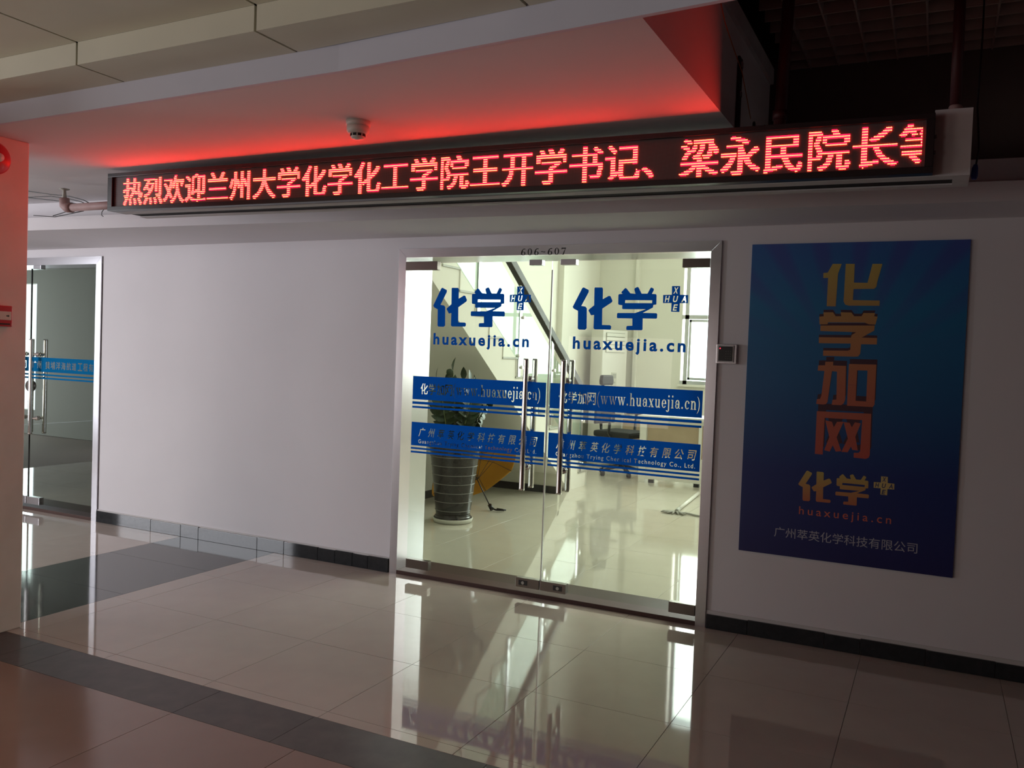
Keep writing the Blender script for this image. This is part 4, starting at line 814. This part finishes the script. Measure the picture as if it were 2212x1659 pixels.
PO = {'hua':[[(-0.5524,2.1824),(-0.5046,2.1818),(-0.5217,2.1278),(-0.5258,1.9431),(-0.5738,1.9443),(-0.5735,2.1043),(-0.5989,2.103),(-0.6002,2.1315),(-0.5769,2.1335)],[(-0.4837,2.1815),(-0.4366,2.1808),(-0.4359,2.0768),(-0.3658,2.075),(-0.3449,2.1795),(-0.2943,2.1788),(-0.3165,2.0784),(-0.3193,2.0529),(-0.3303,2.0419),(-0.4363,2.0406),(-0.4369,1.9793),(-0.2989,1.977),(-0.2989,1.9485),(-0.4562,1.9481),(-0.4759,1.9532),(-0.4851,1.9717)]],'xue':[[(-0.59,1.9096),(-0.5383,1.9102),(-0.5232,1.888),(-0.4931,1.8883),(-0.499,1.9106),(-0.4419,1.9097),(-0.4258,1.8892),(-0.3879,1.8897),(-0.3785,1.9075),(-0.3186,1.9081),(-0.3232,1.8905),(-0.3056,1.8885),(-0.3143,1.8445),(-0.3483,1.8454),(-0.3692,1.8546),(-0.5618,1.853),(-0.5649,1.8417),(-0.6075,1.841),(-0.6109,1.8846),(-0.5868,1.8872)],[(-0.6015,1.8344),(-0.3174,1.8393),(-0.3195,1.8114),(-0.3824,1.7711),(-0.3027,1.7708),(-0.3024,1.7349),(-0.3827,1.7342),(-0.3851,1.681),(-0.3947,1.6659),(-0.4153,1.6637),(-0.5808,1.6634),(-0.5807,1.6935),(-0.4514,1.696),(-0.4378,1.7016),(-0.4373,1.7364),(-0.6062,1.7342),(-0.6077,1.768),(-0.4375,1.7698),(-0.4347,1.7832),(-0.4113,1.8007),(-0.6015,1.8035)]],'jia':[[(-0.5664,1.6301),(-0.524,1.6316),(-0.5245,1.6106),(-0.4558,1.611),(-0.4512,1.422),(-0.4585,1.3992),(-0.472,1.3887),(-0.5212,1.3881),(-0.519,1.416),(-0.498,1.4194),(-0.5018,1.5764),(-0.5286,1.5783),(-0.5352,1.5075),(-0.5445,1.4018),(-0.5532,1.39),(-0.5673,1.3869),(-0.6046,1.3885),(-0.6022,1.4151),(-0.5852,1.4183),(-0.5789,1.4375),(-0.569,1.5774),(-0.6047,1.5782),(-0.6039,1.6084),(-0.5669,1.6098)],[(-0.441,1.622),(-0.2992,1.6236),(-0.2983,1.4026),(-0.3065,1.3881),(-0.4406,1.3876),(-0.4411,1.5045),(-0.3968,1.5044),(-0.3969,1.4176),(-0.3419,1.417),(-0.3431,1.5888),(-0.3966,1.5881),(-0.3968,1.5051),(-0.4412,1.5052)]],'wang':[[(-0.5991,1.3472),(-0.3129,1.3501),(-0.3096,1.12),(-0.315,1.1048),(-0.3304,1.0975),(-0.3924,1.0996),(-0.3923,1.1264),(-0.3682,1.1284),(-0.3597,1.1381),(-0.3576,1.3125),(-0.5553,1.3122),(-0.5563,1.1029),(-0.5986,1.1032)],[(-0.5511,1.2981),(-0.5154,1.2922),(-0.5041,1.2615),(-0.4887,1.294),(-0.4537,1.2964),(-0.4867,1.2064),(-0.4586,1.1299),(-0.4879,1.1252),(-0.505,1.1599),(-0.5196,1.1226),(-0.5497,1.1284),(-0.5254,1.2035)],[(-0.4537,1.2949),(-0.4223,1.2933),(-0.4093,1.2681),(-0.3947,1.2974),(-0.3635,1.2936),(-0.3889,1.2175),(-0.3722,1.1408),(-0.4013,1.1421),(-0.4091,1.1601),(-0.4249,1.1267),(-0.4584,1.1262),(-0.4271,1.2035)]]}
for key, up, dx in (('xue', 0.014, 0.0), ('jia', 0.028, 0.004), ('wang', 0.045, 0.006)):
    obj('letter_shadow', flat([[(x+dx, z+up) for x, z in P] for P in PO[key]], -0.0124), M['shade'], po, fixn=False)
for key in ('hua', 'xue', 'jia', 'wang'): obj('title_character', flat(PO[key], -0.0128), M['title'], po, fixn=False)
xs_ = [p[0] for p in L['hua1']+L['hua2']+L['xue']+L['cross']]; lx0, lx1 = min(xs_), max(xs_); lz0 = min(p[1] for p in L['hua1']); lz1 = max(p[1] for p in L['hua1'])
tr = lambda x, z: (-0.681+(x-lx0)*(0.681-0.177)/(lx1-lx0), 0.829+(z-lz0)*(1.004-0.829)/(lz1-lz0))
logo(po, 0, M['logog'], -0.0128, gold=True, tr=tr)
letters('web_address', fit(text_tris('huaxuejia.cn', 0.004, 1.42), -0.670, -0.184, 0.735, 0.795), -0.0128, M['orangel'], po)
letters('company_name', fit(text_tris('广州萃英化学科技有限公司', 0.0, 1.0), -0.802, -0.047, 0.603, 0.662), -0.0128, M['pale'], po)
